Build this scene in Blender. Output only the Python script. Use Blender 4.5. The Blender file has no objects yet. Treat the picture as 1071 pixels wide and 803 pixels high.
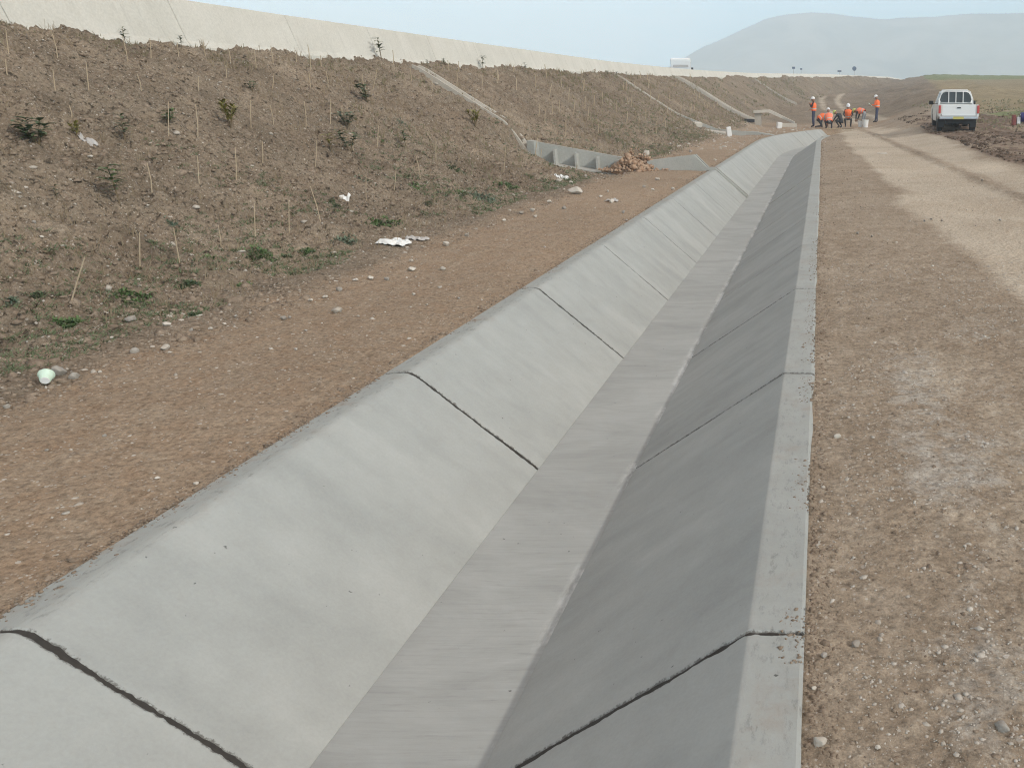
import bpy, bmesh, math, random
import numpy as np
from mathutils import Vector, Matrix, Euler

random.seed(7)
RNG = np.random.default_rng(11)
scn = bpy.context.scene
COL = scn.collection
R = math.radians

# ------------------------------------------------------------------ camera model
F, CX, CY, H = 880.0, 860.0, 401.5, 1.65
PITCH = math.atan((CY - 104.0) / F)
SP, CP = math.sin(PITCH), math.cos(PITCH)

def ray(px, py):
    u, v = (px - CX) / F, (py - CY) / F
    return np.array([u, CP - v * SP, -SP - v * CP])

# ------------------------------------------------------------------ noise
def _h(ix, iy, s):
    n = (ix * 374761393 + iy * 668265263 + s * 974634777) & 0xffffffff
    n = ((n ^ (n >> 13)) * 1274126177) & 0xffffffff
    n = (n ^ (n >> 16)) & 0xffff
    return n / 65535.0

def vn(x, y, s=0):
    x = np.asarray(x, float); y = np.asarray(y, float)
    fx, fy = np.floor(x), np.floor(y)
    ix, iy = fx.astype(np.int64), fy.astype(np.int64)
    tx, ty = x - fx, y - fy
    tx = tx * tx * (3 - 2 * tx); ty = ty * ty * (3 - 2 * ty)
    a = _h(ix, iy, s); b = _h(ix + 1, iy, s); c = _h(ix, iy + 1, s); d = _h(ix + 1, iy + 1, s)
    return (a + (b - a) * tx) * (1 - ty) + (c + (d - c) * tx) * ty

def fb(x, y, s=0, o=3):
    r, a, t = 0, 1.0, 0
    for k in range(o):
        # rotate every octave so that no lattice shows
        c_, s_ = math.cos(0.7 * k + s), math.sin(0.7 * k + s)
        r = r + a * vn((x * c_ - y * s_) * 2 ** k, (x * s_ + y * c_) * 2 ** k, s + k * 13)
        t += a; a *= .5
    return r / t

def ss(a, b, x):
    t = np.clip((np.asarray(x, float) - a) / (b - a), 0, 1)
    return t * t * (3 - 2 * t)

# ------------------------------------------------------------------ layout curves
def xc(Y):                                   # channel swings to the right at its far end
    Y = np.asarray(Y, float)
    return .0115 * np.clip(Y - 36, 0, 15) ** 2 + np.clip(Y - 51, 0, None) * .345

def xb(Y):                                   # barrier line
    return -10.2 + np.clip(np.asarray(Y, float) - 50, 0, None) ** 2 / 900.0

def xb_s(Y):
    return 2 * np.clip(np.asarray(Y, float) - 50, 0, None) / 900.0

def zb(Y):                                   # top of the embankment at the barrier foot
    return np.interp(Y, [0, 22, 43, 68, 100, 150, 175, 200, 230, 300], [2.40, 2.5, 2.85, 3.3, 4.0, 5.3, 5.95, 6.15, 5.6, 4.2])

def ztop(Y):
    return np.interp(Y, [0, 17, 27, 43, 68, 100, 150, 200, 230, 300], [3.13, 3.17, 3.24, 3.38, 3.78, 4.4, 5.65, 6.4, 5.8, 4.4])

LO, LI, FL, FR, RI, RO = -2.80, -2.62, -1.88, -1.237, -.244, -.05   # channel section (offsets from xc)
DEP = .67
END = 51.0
CH1 = 21.55                                   # first chute

def base(X, Y):
    X = np.asarray(X, float); Y = np.asarray(Y, float)
    zc = np.interp(Y, [0, 62, 75, 90, 130, 180, 230, 320], [0, 0, .2, .7, 2.3, 3.9, 4.2, 3.6])
    zr = np.interp(Y, [0, 12, 25, 39, 45, 60, 100, 250, 320], [0, .05, .2, .32, .58, 1.2, 2.7, 7.9, 9.3])
    w = ss(2.6, 5.6 + np.clip(Y - 40, 0, None) * .13, X)
    z = zc + (zr - zc) * w
    # ploughed strip of clods right of the truck
    z = z + .25 * np.exp(-((X - 11 - (Y - 45) * .25) / 1.8) ** 2) * ss(38, 44, Y) * (1 - ss(58, 70, Y))
    return z

def bank(X, Y):
    """embankment weight and height"""
    d = (X - xb(Y)) / np.sqrt(1 + xb_s(Y) ** 2)
    z0 = base(X, Y); rise = np.maximum(zb(Y) - z0, .3)
    sc = np.maximum(1, rise / 2.5)
    dd = d / sc
    wob = .35 * (fb(X * .25, Y * .35, 5, 2) - .5)
    drop = np.interp(dd + wob, [-.2, 0, .4, .9, 3.0, 4.2, 4.9, 5.5], [0, .02, .12, .42, 1.75, 2.3, 2.44, 2.5]) / 2.5
    return z0 + rise * (1 - drop), 1 - ss(4.5, 5.3, dd + wob), d

def height(X, Y, detail=True):
    X = np.asarray(X, float); Y = np.asarray(Y, float)
    z0 = base(X, Y)
    z, wb, d = bank(X, Y)
    u = X - xc(Y)
    chan = (u > LO - .0) & (u < RO + .0) & (Y < END)
    if detail:
        a = X * .75 + .35 * Y; b = Y * 1.05 - .35 * X
        em = (.11 * (np.abs(fb(Y * 1.25 + .45 * X, X * .22, 33, 2) - .5) - .12) + .20 * (fb(a * .55, b * .55, 1, 2) - .5) + .20 * (np.abs(fb(a * 1.5, b * 1.9, 2, 2) - .5) - .12)
              + .15 * (fb(a * 3.4, b * 4.2, 3, 2) - .5) + (1 - ss(28, 60, Y)) * (.17 * (.14 - np.abs(fb(X * 6, Y * 6, 4, 2) - .5))
              + .13 * np.clip(fb(X * 11, Y * 11, 31, 2) - .5, 0, 1) + .07 * (vn(X * 19, Y * 19, 6) - .5) + .04 * (vn(X * 38, Y * 38, 7) - .5)))
        fl = (.045 * (fb(X * .6, Y * .6, 8, 2) - .5) + .022 * (fb(X * 3.2, Y * 3.2, 9, 3) - .5)
              + .016 * (fb(X * 13, Y * 13, 10, 2) - .5) + .010 * (vn(X * 38, Y * 38, 12) - .5))
        # tyre ruts on the right
        rt = .05 * np.exp(-((X - 3.35 + (Y - 20) * .035 - .22 * (fb(Y * .3, X * 0, 14, 2) - .5)) / .16) ** 2) * (.3 + fb(X * 2, Y * 1.3, 15, 2)) * ss(9, 14, Y)
        mudw = ss(4.7, 5.6, X + .5 * (fb(X * .4, Y * .3, 16, 2) - .5)) * (1 - ss(9, 14, X)) * (1 - ss(46, 60, Y)) * ss(10, 18, Y)
        mud = mudw * (.16 * (fb(X * 2.6 + Y * .15, Y * .28, 17, 3) - .5) + .10 * (fb(X * 2, Y * 2, 18, 3) - .5))
        far = ss(60, 85, Y) * (1 - ss(14, 20, X - (Y - 60) * .08)) * (.9 * (fb(X * .16, Y * .12, 19, 3) - .5) + .45 * (fb(X * .7, Y * .45, 20, 3) - .5))
        plough = .3 * (fb(X * 1.6, Y * 1.2, 21, 3) - .45) * np.exp(-((X - 11 - (Y - 45) * .25) / 2.6) ** 2) * ss(37, 42, Y) * (1 - ss(58, 75, Y))
        lipfade = np.minimum(np.abs(u - LO), np.abs(u - RO))
        lf = .45 + .55 * ss(.0, .3, lipfade)
        z = z + em * wb * (1 + .4 * ss(40, 90, Y)) + fl * (1 - wb) * lf + rt + mud + far * (1 - .5 * wb) + plough
        # heaped crumbs along the lips
        z = z + .03 * np.exp(-(lipfade / .10) ** 2) * (fb(X * 5, Y * 5, 23, 3) - .45) * (Y < END)
        # toe windrow of rubble
        z = z + .05 * np.exp(-((d - 5.35) / .28) ** 2) * (fb(X * 2.6, Y * 2.6, 24, 3) - .2) * (Y < 60)
    # excavation in front of the chute box
    zc = np.interp(X, [-7.3, -5.0, -4.2], [.16, -.12, -.04])
    m = ss(19.6, 20.5, Y) * (1 - ss(21.74, 21.84, Y)) * ss(-7.6, -7.1, X) * (1 - ss(-5.0, -4.5, X))
    z = np.where(m > 0, z + (np.minimum(z, zc) - z) * m, z)
    z = z - .020 * np.exp(-(np.minimum(np.abs(u - LO), np.abs(u - RO)) / .35) ** 2)
    # trench under the lining
    tr = np.interp(u, [LO, LO + .028, LO + .045, LI + .02, FL, FR, RI - .02, RO - .045, RO - .028, RO], [.5, -.005, -.14, -.16, -DEP - .10, -DEP - .10, -.16, -.14, -.005, .5])
    z = np.where(chan, np.minimum(np.where((u < LO + .03) | (u > RO - .03), np.minimum(z, -.016), z), tr), z)
    # right bank left unlined beyond the last right-hand panel
    pit = chan & (Y > 42.3) & (u > FR)
    z = np.where(pit, np.interp(u, [FR, RI - .3, RO], [-DEP - .02, -.1, 0]) + .05 * (fb(X * 3, Y * 3, 30, 2) - .5), z)
    # behind the barrier the road bed lies lower
    z = np.where(d < -.28, zb(Y) - .55, z)
    return z

def on_ground(px, py, lo=1.2):
    """where the sight line through a point of the photo meets the ground"""
    r = ray(px, py)
    t = lo * 1.0025 ** np.arange(0, 2350)
    P = r[None, :] * t[:, None]; P[:, 2] += H
    g = height(P[:, 0], P[:, 1]) - P[:, 2]
    k = int(np.argmax(g > 0)) if (g > 0).any() else len(t) - 1
    return Vector((P[k, 0], P[k, 1], float(height(P[k:k + 1, 0], P[k:k + 1, 1])[0]))), float(t[k])

def gz(x, y):
    return float(height(np.array([x]), np.array([y]))[0])

# ------------------------------------------------------------------ materials
def newmat(name):
    m = bpy.data.materials.new(name); m.use_nodes = True
    nt = m.node_tree
    return m, nt, nt.nodes['Principled BSDF']

def nd(nt, t, **kw):
    n = nt.nodes.new(t)
    for k, v in kw.items():
        if k in n.inputs:
            n.inputs[k].default_value = v
        else:
            setattr(n, k, v)
    return n

def noise(nt, vec, scale, detail=6, rough=.6, dist=0.0):
    n = nd(nt, 'ShaderNodeTexNoise', Scale=scale, Detail=detail, Roughness=rough, Distortion=dist)
    if vec is not None: nt.links.new(vec, n.inputs['Vector'])
    return n.outputs['Fac']

def ramp(nt, fac, stops):
    r = nt.nodes.new('ShaderNodeValToRGB'); e = r.color_ramp.elements
    while len(e) < len(stops): e.new(.5)
    for q, (p, c) in zip(e, stops):
        q.position = p; q.color = (c, c, c, 1) if isinstance(c, (int, float)) else (*c, 1)
    nt.links.new(fac, r.inputs['Fac']); return r.outputs['Color']

def mix(nt, fac, a, b, mode='MIX'):
    n = nt.nodes.new('ShaderNodeMix'); n.data_type = 'RGBA'; n.blend_type = mode
    for s, v in ((n.inputs[0], fac), (n.inputs[6], a), (n.inputs[7], b)):
        if hasattr(v, 'links'): nt.links.new(v, s)
        elif isinstance(v, (int, float)): s.default_value = v if s.type == 'VALUE' else (v, v, v, 1)
        else: s.default_value = (*v, 1)
    return n.outputs[2]

def mth(nt, op, a, b=0.0, c=0.0):
    n = nt.nodes.new('ShaderNodeMath'); n.operation = op
    for s, v in zip(n.inputs, (a, b, c)):
        if hasattr(v, 'links'): nt.links.new(v, s)
        else: s.default_value = v
    return n.outputs[0]

def vscale(nt, vec, sx, sy, sz, rz=0):
    m = nt.nodes.new('ShaderNodeMapping'); m.inputs['Scale'].default_value = (sx, sy, sz)
    m.inputs['Rotation'].default_value = (0, 0, rz)
    nt.links.new(vec, m.inputs['Vector']); return m.outputs[0]

def bump(nt, bsdf, hgt, strength, dist):
    b = nd(nt, 'ShaderNodeBump', Strength=strength, Distance=dist)
    nt.links.new(hgt, b.inputs['Height']); nt.links.new(b.outputs[0], bsdf.inputs['Normal'])

def wpos(nt):
    return nt.nodes.new('ShaderNodeNewGeometry').outputs['Position']

def simple(name, col, rough=.6, metal=0, spec=.4, var=.15, scale=6.0):
    m, nt, b = newmat(name)
    tc = nt.nodes.new('ShaderNodeTexCoord').outputs['Object']
    f = noise(nt, tc, scale, 5, .6)
    c = mix(nt, f, tuple(v * (1 - var) for v in col), tuple(min(1, v * (1 + var)) for v in col))
    nt.links.new(c, b.inputs['Base Color'])
    b.inputs['Roughness'].default_value = rough; b.inputs['Metallic'].default_value = metal
    b.inputs['Specular IOR Level'].default_value = spec
    return m

def soil_mat():
    m, nt, b = newmat('earth')
    p = wpos(nt)
    z1 = nd(nt, 'ShaderNodeAttribute', attribute_name='zones')
    z2 = nd(nt, 'ShaderNodeAttribute', attribute_name='fields')
    s1 = nt.nodes.new('ShaderNodeSeparateColor'); nt.links.new(z1.outputs['Color'], s1.inputs[0])
    s2 = nt.nodes.new('ShaderNodeSeparateColor'); nt.links.new(z2.outputs['Color'], s2.inputs[0])
    big = noise(nt, p, .55, 6, .6, .4)
    med = noise(nt, p, 4.5, 8, .65, .3)
    fin = noise(nt, p, 34, 6, .7)
    vfin = noise(nt, p, 120, 4, .7)
    def edge(fac, w=.55):                   # ragged borders between soils
        a = mth(nt, 'MULTIPLY_ADD', mth(nt, 'SUBTRACT', med, .5), w, fac)
        a = mth(nt, 'MULTIPLY_ADD', mth(nt, 'SUBTRACT', big, .5), w, a)
        return ramp(nt, a, [(.3, 0.0), (.7, 1.0)])
    grav = mix(nt, ramp(nt, big, [(.3, 0.0), (.7, 1.0)]), (.262, .203, .145), (.35, .285, .215))
    grav = mix(nt, ramp(nt, med, [(.45, 0.0), (.72, .75)]), grav, (.44, .37, .29))
    bankc = mix(nt, ramp(nt, big, [(.3, 0.0), (.7, 1.0)]), (.205, .157, .112), (.292, .238, .176))
    bankc = mix(nt, ramp(nt, med, [(.5, 0.0), (.75, .6)]), bankc, (.34, .28, .215))
    pathc = mix(nt, ramp(nt, med, [(.35, 0.0), (.65, 1.0)]), (.315, .228, .155), (.345, .272, .198))
    palec = mix(nt, ramp(nt, big, [(.35, 0.0), (.65, 1.0)]), (.47, .395, .305), (.545, .475, .38))
    mudc = mix(nt, ramp(nt, med, [(.35, 0.0), (.65, 1.0)]), (.11, .075, .053), (.27, .20, .15))
    c = mix(nt, edge(s2.outputs[2], .5), grav, pathc)
    c = mix(nt, edge(s1.outputs[0], .3), c, bankc)
    soft = ramp(nt, mth(nt, 'MULTIPLY_ADD', mth(nt, 'SUBTRACT', med, .5), .5, mth(nt, 'MULTIPLY_ADD', mth(nt, 'SUBTRACT', big, .5), .45, s1.outputs[1])), [(.2, 0.0), (.75, .92)])
    c = mix(nt, soft, c, palec)
    c = mix(nt, edge(s1.outputs[2], .8), c, mudc)
    fieldc = mix(nt, big, (.29, .235, .145), (.35, .29, .185))
    greenc = mix(nt, med, (.17, .215, .09), (.25, .27, .14))
    c = mix(nt, edge(s2.outputs[0], .3), c, fieldc)
    c = mix(nt, edge(s2.outputs[1], .5), c, greenc)
    za = nd(nt, 'ShaderNodeAttribute', attribute_name='ash')
    ashf = ramp(nt, mth(nt, 'MULTIPLY_ADD', mth(nt, 'SUBTRACT', noise(nt, p, 9, 8, .75, .4), .5), 2.6, mth(nt, 'MULTIPLY', za.outputs['Fac'], .75)), [(.3, 0.0), (1.0, .8)])
    c = mix(nt, ashf, c, (.45, .43, .39))
    c = mix(nt, s1.outputs[0], c, mix(nt, 1.0, c, ramp(nt, noise(nt, vscale(nt, p, .55, 1.5, .8, .25), 1.3, 6, .65, .4), [(.33, .74), (.66, 1.16)]), 'MULTIPLY'))
    # grain
    c = mix(nt, 1.0, c, ramp(nt, fin, [(.25, .42), (.5, 1.0), (.78, 1.5)]), 'MULTIPLY')
    c = mix(nt, 1.0, c, ramp(nt, vfin, [(.3, .78), (.7, 1.2)]), 'MULTIPLY')
    # shade under and between clods painted as dark flecks, and broad patches
    fk = mth(nt, 'MULTIPLY_ADD', s1.outputs[0], .75, .22)
    c = mix(nt, fk, c, mix(nt, 1.0, c, ramp(nt, noise(nt, p, 17, 4, .6, .4), [(.33, .28), (.44, 1.0)]), 'MULTIPLY'))
    c = mix(nt, fk, c, mix(nt, 1.0, c, ramp(nt, noise(nt, p, 46, 3, .6, .3), [(.32, .45), (.42, 1.0)]), 'MULTIPLY'))
    c = mix(nt, 1.0, c, ramp(nt, noise(nt, p, .13, 6, .65, .5), [(.3, .84), (.7, 1.14)]), 'MULTIPLY')
    # pale chips of stone lying in the soil
    vo = nd(nt, 'ShaderNodeTexVoronoi', Scale=26.0); nt.links.new(p, vo.inputs['Vector'])
    sv = nt.nodes.new('ShaderNodeSeparateColor'); nt.links.new(vo.outputs['Color'], sv.inputs[0])
    chip = mth(nt, 'MULTIPLY', mth(nt, 'LESS_THAN', mth(nt, 'ADD', vo.outputs['Distance'], mth(nt, 'MULTIPLY', vfin, .25)), .36),
               mth(nt, 'GREATER_THAN', sv.outputs[0], .89))
    vo2 = nd(nt, 'ShaderNodeTexVoronoi', Scale=70.0); nt.links.new(p, vo2.inputs['Vector'])
    sv2 = nt.nodes.new('ShaderNodeSeparateColor'); nt.links.new(vo2.outputs['Color'], sv2.inputs[0])
    chip2 = mth(nt, 'MULTIPLY', mth(nt, 'LESS_THAN', vo2.outputs['Distance'], .38), mth(nt, 'GREATER_THAN', sv2.outputs[0], .90))
    chip = mth(nt, 'MAXIMUM', chip, mth(nt, 'MULTIPLY', chip2, .8))
    chip = mth(nt, 'MULTIPLY', chip, mth(nt, 'SUBTRACT', 1.0, s2.outputs[0]))
    c = mix(nt, mth(nt, 'MULTIPLY', chip, .8), c, mix(nt, sv.outputs[1], (.34, .29, .24), (.6, .56, .5)))
    nt.links.new(c, b.inputs['Base Color'])
    b.inputs['Roughness'].default_value = .95; b.inputs['Specular IOR Level'].default_value = .12
    hh = mth(nt, 'ADD', mth(nt, 'MULTIPLY', fin, .7), mth(nt, 'MULTIPLY', vfin, .35))
    hh = mth(nt, 'MULTIPLY_ADD', med, .6, hh)
    bump(nt, b, mth(nt, 'MULTIPLY', hh, mth(nt, 'MULTIPLY_ADD', s1.outputs[0], .9, .8)), .6, .03)
    return m

def concrete_mat():
    m, nt, b = newmat('lining_concrete')
    p = wpos(nt)
    at = nd(nt, 'ShaderNodeAttribute', attribute_name='finish')
    s = nt.nodes.new('ShaderNodeSeparateColor'); nt.links.new(at.outputs['Color'], s.inputs[0])
    big = noise(nt, vscale(nt, p, .55, 1.5, .55), 1.3, 6, .55, .6)
    stk = noise(nt, vscale(nt, p, .5, 3.2, .5, .12), 2.2, 4, .5, .4)
    med = noise(nt, p, 5, 7, .62, .3)
    fin = noise(nt, p, 70, 5, .65)
    c = mix(nt, ramp(nt, big, [(.32, 0.0), (.68, 1.0)]), (.335, .347, .333), (.40, .411, .393))
    c = mix(nt, 1.0, c, ramp(nt, stk, [(.3, .965), (.7, 1.03)]), 'MULTIPLY')
    c = mix(nt, 1.0, c, ramp(nt, med, [(.3, .94), (.7, 1.05)]), 'MULTIPLY')
    c = mix(nt, 1.0, c, ramp(nt, fin, [(.2, .93), (.8, 1.06)]), 'MULTIPLY')
    # screeded mortar on the lips: bluer, rough, with torn edges
    lip = ramp(nt, mth(nt, 'MULTIPLY_ADD', mth(nt, 'SUBTRACT', noise(nt, vscale(nt, p, 1.4, .5, 1), 7, 6, .7), .5), .9, s.outputs[0]), [(.42, 0.0), (.62, 1.0)])
    pit = ramp(nt, noise(nt, vscale(nt, p, 2.2, .8, 1), 16, 8, .75), [(.34, .62), (.47, 1.0)])
    lipc = mix(nt, 1.0, mix(nt, med, (.315, .33, .315), (.38, .395, .375)), pit, 'MULTIPLY')
    c = mix(nt, mth(nt, 'MULTIPLY', lip, .8), c, lipc)
    # broom marks across the floor, wet and dry bands
    br = noise(nt, vscale(nt, p, 3.2, 52, 1, .02), 1.0, 7, .75, .6)
    band = noise(nt, vscale(nt, p, 1.0, 2.0, 1), 1.0, 7, .65, .8)
    flc = mix(nt, 1.0, mix(nt, ramp(nt, band, [(.35, 0.0), (.65, 1.0)]), (.315, .324, .312), (.395, .406, .392)), ramp(nt, br, [(.22, .74), (.42, 1.0), (.8, 1.14)]), 'MULTIPLY')
    c = mix(nt, s.outputs[1], c, flc)
    # lime bloom in the corner
    lime = mth(nt, 'MULTIPLY', s.outputs[2], ramp(nt, noise(nt, vscale(nt, p, 2.6, .8, 1), 2.4, 7, .7), [(.49, 0.0), (.60, .7)]))
    c = mix(nt, lime, c, (.66, .67, .65))
    dust = mth(nt, 'MULTIPLY', mth(nt, 'MULTIPLY', s.outputs[0], .7), ramp(nt, noise(nt, p, 3.5, 7, .7, .4), [(.52, 0.0), (.68, .8)]))
    c = mix(nt, dust, c, (.30, .235, .175))
    # dark crumbs pressed along the joints
    ja = nd(nt, 'ShaderNodeAttribute', attribute_name='joint')
    js = ramp(nt, mth(nt, 'MULTIPLY_ADD', mth(nt, 'SUBTRACT', noise(nt, p, 45, 6, .75), .5), 1.7, ja.outputs['Fac']), [(.66, 0.0), (.86, .8)])
    c = mix(nt, js, c, (.10, .095, .086))
    # specks
    sp = ramp(nt, noise(nt, p, 26, 3, .5), [(.225, .35), (.26, 1.0)])
    c = mix(nt, 1.0, c, sp, 'MULTIPLY')
    nt.links.new(c, b.inputs['Base Color'])
    b.inputs['Roughness'].default_value = .85; b.inputs['Specular IOR Level'].default_value = .2
    hh = mth(nt, 'ADD', mth(nt, 'MULTIPLY', fin, .25), mth(nt, 'MULTIPLY', med, .35))
    hh = mth(nt, 'MULTIPLY_ADD', mth(nt, 'MULTIPLY', br, s.outputs[1]), .4, hh)
    hh = mth(nt, 'MULTIPLY_ADD', mth(nt, 'MULTIPLY', pit, s.outputs[0]), .8, hh)
    bump(nt, b, hh, .35, .012)
    return m

def grey_concrete(name, a, bcol, streak=True):
    m, nt, b = newmat(name)
    p = wpos(nt)
    big = noise(nt, p, .9, 6, .6, .3); fin = noise(nt, p, 28, 6, .7)
    c = mix(nt, ramp(nt, big, [(.3, 0.0), (.7, 1.0)]), a, bcol)
    if streak:
        st = noise(nt, vscale(nt, p, 1.2, 3.4, .22), 1.6, 6, .65, .2)
        c = mix(nt, 1.0, c, ramp(nt, st, [(.28, .84), (.42, .985), (.75, 1.03)]), 'MULTIPLY')
    c = mix(nt, 1.0, c, ramp(nt, fin, [(.25, .85), (.7, 1.08)]), 'MULTIPLY')
    nt.links.new(c, b.inputs['Base Color'])
    b.inputs['Roughness'].default_value = .9; b.inputs['Specular IOR Level'].default_value = .2
    bump(nt, b, fin, .4, .01)
    return m

def mountain_mat(name, a, bcol, streak=False):
    m, nt, b = newmat(name); p = wpos(nt)
    f = noise(nt, vscale(nt, p, .006, .003, .012), 1.0, 8, .65, .6)
    nt.links.new(mix(nt, ramp(nt, f, [(.38, 0.0), (.62, 1.0)]), a, bcol), b.inputs['Base Color'])
    b.inputs['Roughness'].default_value = 1; b.inputs['Specular IOR Level'].default_value = 0
    return m

def leaf_mat(name, a, bcol):
    m, nt, b = newmat(name)
    p = wpos(nt)
    c = mix(nt, noise(nt, p, 18, 4, .6), a, bcol)
    nt.links.new(c, b.inputs['Base Color']); b.inputs['Roughness'].default_value = .6
    return m

def stone_mat(name, a, bcol, sc=9):
    m, nt, b = newmat(name)
    p = wpos(nt)
    c = mix(nt, ramp(nt, noise(nt, p, sc, 7, .65, .3), [(.3, 0.0), (.7, 1.0)]), a, bcol)
    c = mix(nt, ramp(nt, noise(nt, p, 3.3, 6, .6), [(.5, 0.0), (.7, .6)]), c, (.2, .15, .11))
    nt.links.new(c, b.inputs['Base Color']); b.inputs['Roughness'].default_value = .9
    b.inputs['Specular IOR Level'].default_value = .2
    bump(nt, b, noise(nt, p, 40, 6, .7), .5, .01)
    return m

M = {}
M['earth'] = soil_mat()
M['lining'] = concrete_mat()
M['barrier'] = grey_concrete('barrier_concrete', (.56, .545, .485), (.635, .615, .555))
M['chute'] = grey_concrete('chute_concrete', (.34, .345, .32), (.45, .445, .41), False)
M['chute_old'] = grey_concrete('dusty_concrete', (.41, .375, .32), (.51, .475, .42), False)
M['slab'] = grey_concrete('pale_slab', (.52, .48, .41), (.62, .58, .51), False)
M['stone'] = stone_mat('pale_stone', (.46, .42, .355), (.62, .58, .52))
M['greystone'] = stone_mat('grey_stone', (.26, .24, .21), (.40, .37, .33))
M['redstone'] = stone_mat('rusty_rubble', (.30, .17, .10), (.50, .38, .28))
M['pebble'] = stone_mat('pebble_stone', (.33, .29, .24), (.58, .54, .48))
M['clod'] = stone_mat('soil_clod', (.13, .095, .068), (.36, .29, .22), 28)
M['darkclod'] = stone_mat('dark_clod', (.06, .042, .03), (.12, .085, .06))
M['stake'] = simple('bamboo', (.45, .36, .25), .7, var=.3)
M['stem'] = simple('twig', (.16, .12, .07), .8)
M['leaf_dark'] = leaf_mat('dark_leaf', (.04, .068, .03), (.10, .145, .06))
M['leaf_green'] = leaf_mat('green_leaf', (.055, .105, .03), (.13, .20, .07))
M['leaf_yellow'] = leaf_mat('yellow_leaf', (.16, .15, .03), (.24, .22, .06))
M['leaf_grey'] = leaf_mat('grey_leaf', (.09, .13, .085), (.19, .24, .16))
M['leaf_soft'] = leaf_mat('soft_green_leaf', (.085, .12, .055), (.17, .21, .11))
M['drygreen'] = leaf_mat('dry_green', (.17, .16, .085), (.27, .235, .14))
M['straw'] = leaf_mat('straw', (.24, .185, .115), (.36, .29, .19))
M['plastic'] = simple('white_plastic', (.74, .74, .72), .5, var=.08, scale=14)
M['mint'] = simple('mint_plastic', (.60, .75, .62), .45, var=.05)
M['film'] = simple('grey_film', (.44, .42, .40), .45, var=.25, scale=12)
M['white'] = simple('white_paint', (.78, .79, .78), .35, spec=.5, var=.04, scale=2)
M['greyed'] = simple('greyed_white_paint', (.62, .61, .58), .5, spec=.4, var=.12, scale=3)  # duller white carrying the shade of the pickup's left side; also on the bed
M['glass'] = simple('dark_glass', (.045, .055, .06), .12, spec=.6, var=.2)
M['black'] = simple('black_plastic', (.018, .018, .019), .6)
M['rubber'] = simple('muddy_rubber', (.035, .029, .025), .9, var=.4)
M['steel'] = simple('steel', (.55, .56, .57), .35, .8)
M['redlens'] = simple('red_lens', (.50, .06, .05), .3)
M['jointfill'] = simple('joint_dirt', (.042, .038, .034), .95, var=.5, scale=40)
M['plate'] = simple('yellow_plate', (.55, .50, .16), .5)
M['orange'] = simple('orange_vest', (.95, .19, .06), .8, var=.1)
M['salmon'] = simple('salmon_vest', (.95, .24, .13), .8, var=.1)
M['navy'] = simple('navy_trousers', (.045, .055, .10), .9)
M['darkcloth'] = simple('dark_cloth', (.035, .035, .04), .9)
M['greycloth'] = simple('grey_cloth', (.25, .26, .27), .9)
M['palecloth'] = simple('pale_cloth', (.50, .52, .52), .9)
M['skin'] = simple('skin', (.30, .17, .11), .6)
M['helmet'] = simple('helmet_shell', (.80, .80, .80), .35)
M['yellow'] = simple('hi_vis_yellow', (.55, .62, .20), .8)
M['wood'] = simple('planed_wood', (.42, .33, .21), .8, var=.2)
M['blue'] = simple('blue_plastic', (.035, .04, .16), .5)
M['redbox'] = simple('red_box', (.22, .06, .05), .7)
M['signgrey'] = simple('sign_back', (.12, .16, .23), .6)
M['asphalt'] = simple('asphalt', (.05, .05, .052), .9)
M['mountain'] = mountain_mat('mountain_ground', (.13, .135, .115), (.44, .41, .36), False)
M['plain'] = grey_concrete('plain_ground', (.13, .12, .07), (.2, .16, .1), False)

# ------------------------------------------------------------------ object helpers
def tag(o, label=None, cat=None, group=None, kind=None):
    if label: o['label'] = label
    if cat: o['category'] = cat
    if group: o['group'] = group
    if kind: o['kind'] = kind
    return o

def link(name, me, mat=None, parent=None, smooth=False):
    o = bpy.data.objects.new(name, me); COL.objects.link(o)
    if mat is not None and not me.materials:
        for k in (mat if isinstance(mat, (list, tuple)) else [mat]): me.materials.append(k)
    if smooth: me.polygons.foreach_set('use_smooth', [True] * len(me.polygons))
    if parent is not None: o.parent = parent
    return o

def from_bm(name, bm, mat, parent=None, smooth=False):
    me = bpy.data.meshes.new(name)
    bmesh.ops.recalc_face_normals(bm, faces=bm.faces)
    bm.to_mesh(me); bm.free()
    return link(name, me, mat, parent, smooth)

def empty(name, loc=(0, 0, 0), rz=0, rot=None):
    o = bpy.data.objects.new(name, None); COL.objects.link(o)
    o.location = loc; o.rotation_euler = rot if rot else (0, 0, rz); o.empty_display_size = .2
    return o

def box(bm, c, s, rot=None, bev=0.0):
    m = Matrix.Translation(c) @ (rot.to_matrix().to_4x4() if rot else Matrix()) @ Matrix.Diagonal((*s, 1))
    g = bmesh.ops.create_cube(bm, size=1, matrix=m)
    if bev > 0:
        es = list({e for v in g['verts'] for e in v.link_edges})
        bmesh.ops.bevel(bm, geom=es, offset=bev, segments=2, affect='EDGES', profile=.6)
    return bm

def B(c, s, rot=None, bev=0.0):
    return box(bmesh.new(), c, s, rot, bev)

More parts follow.
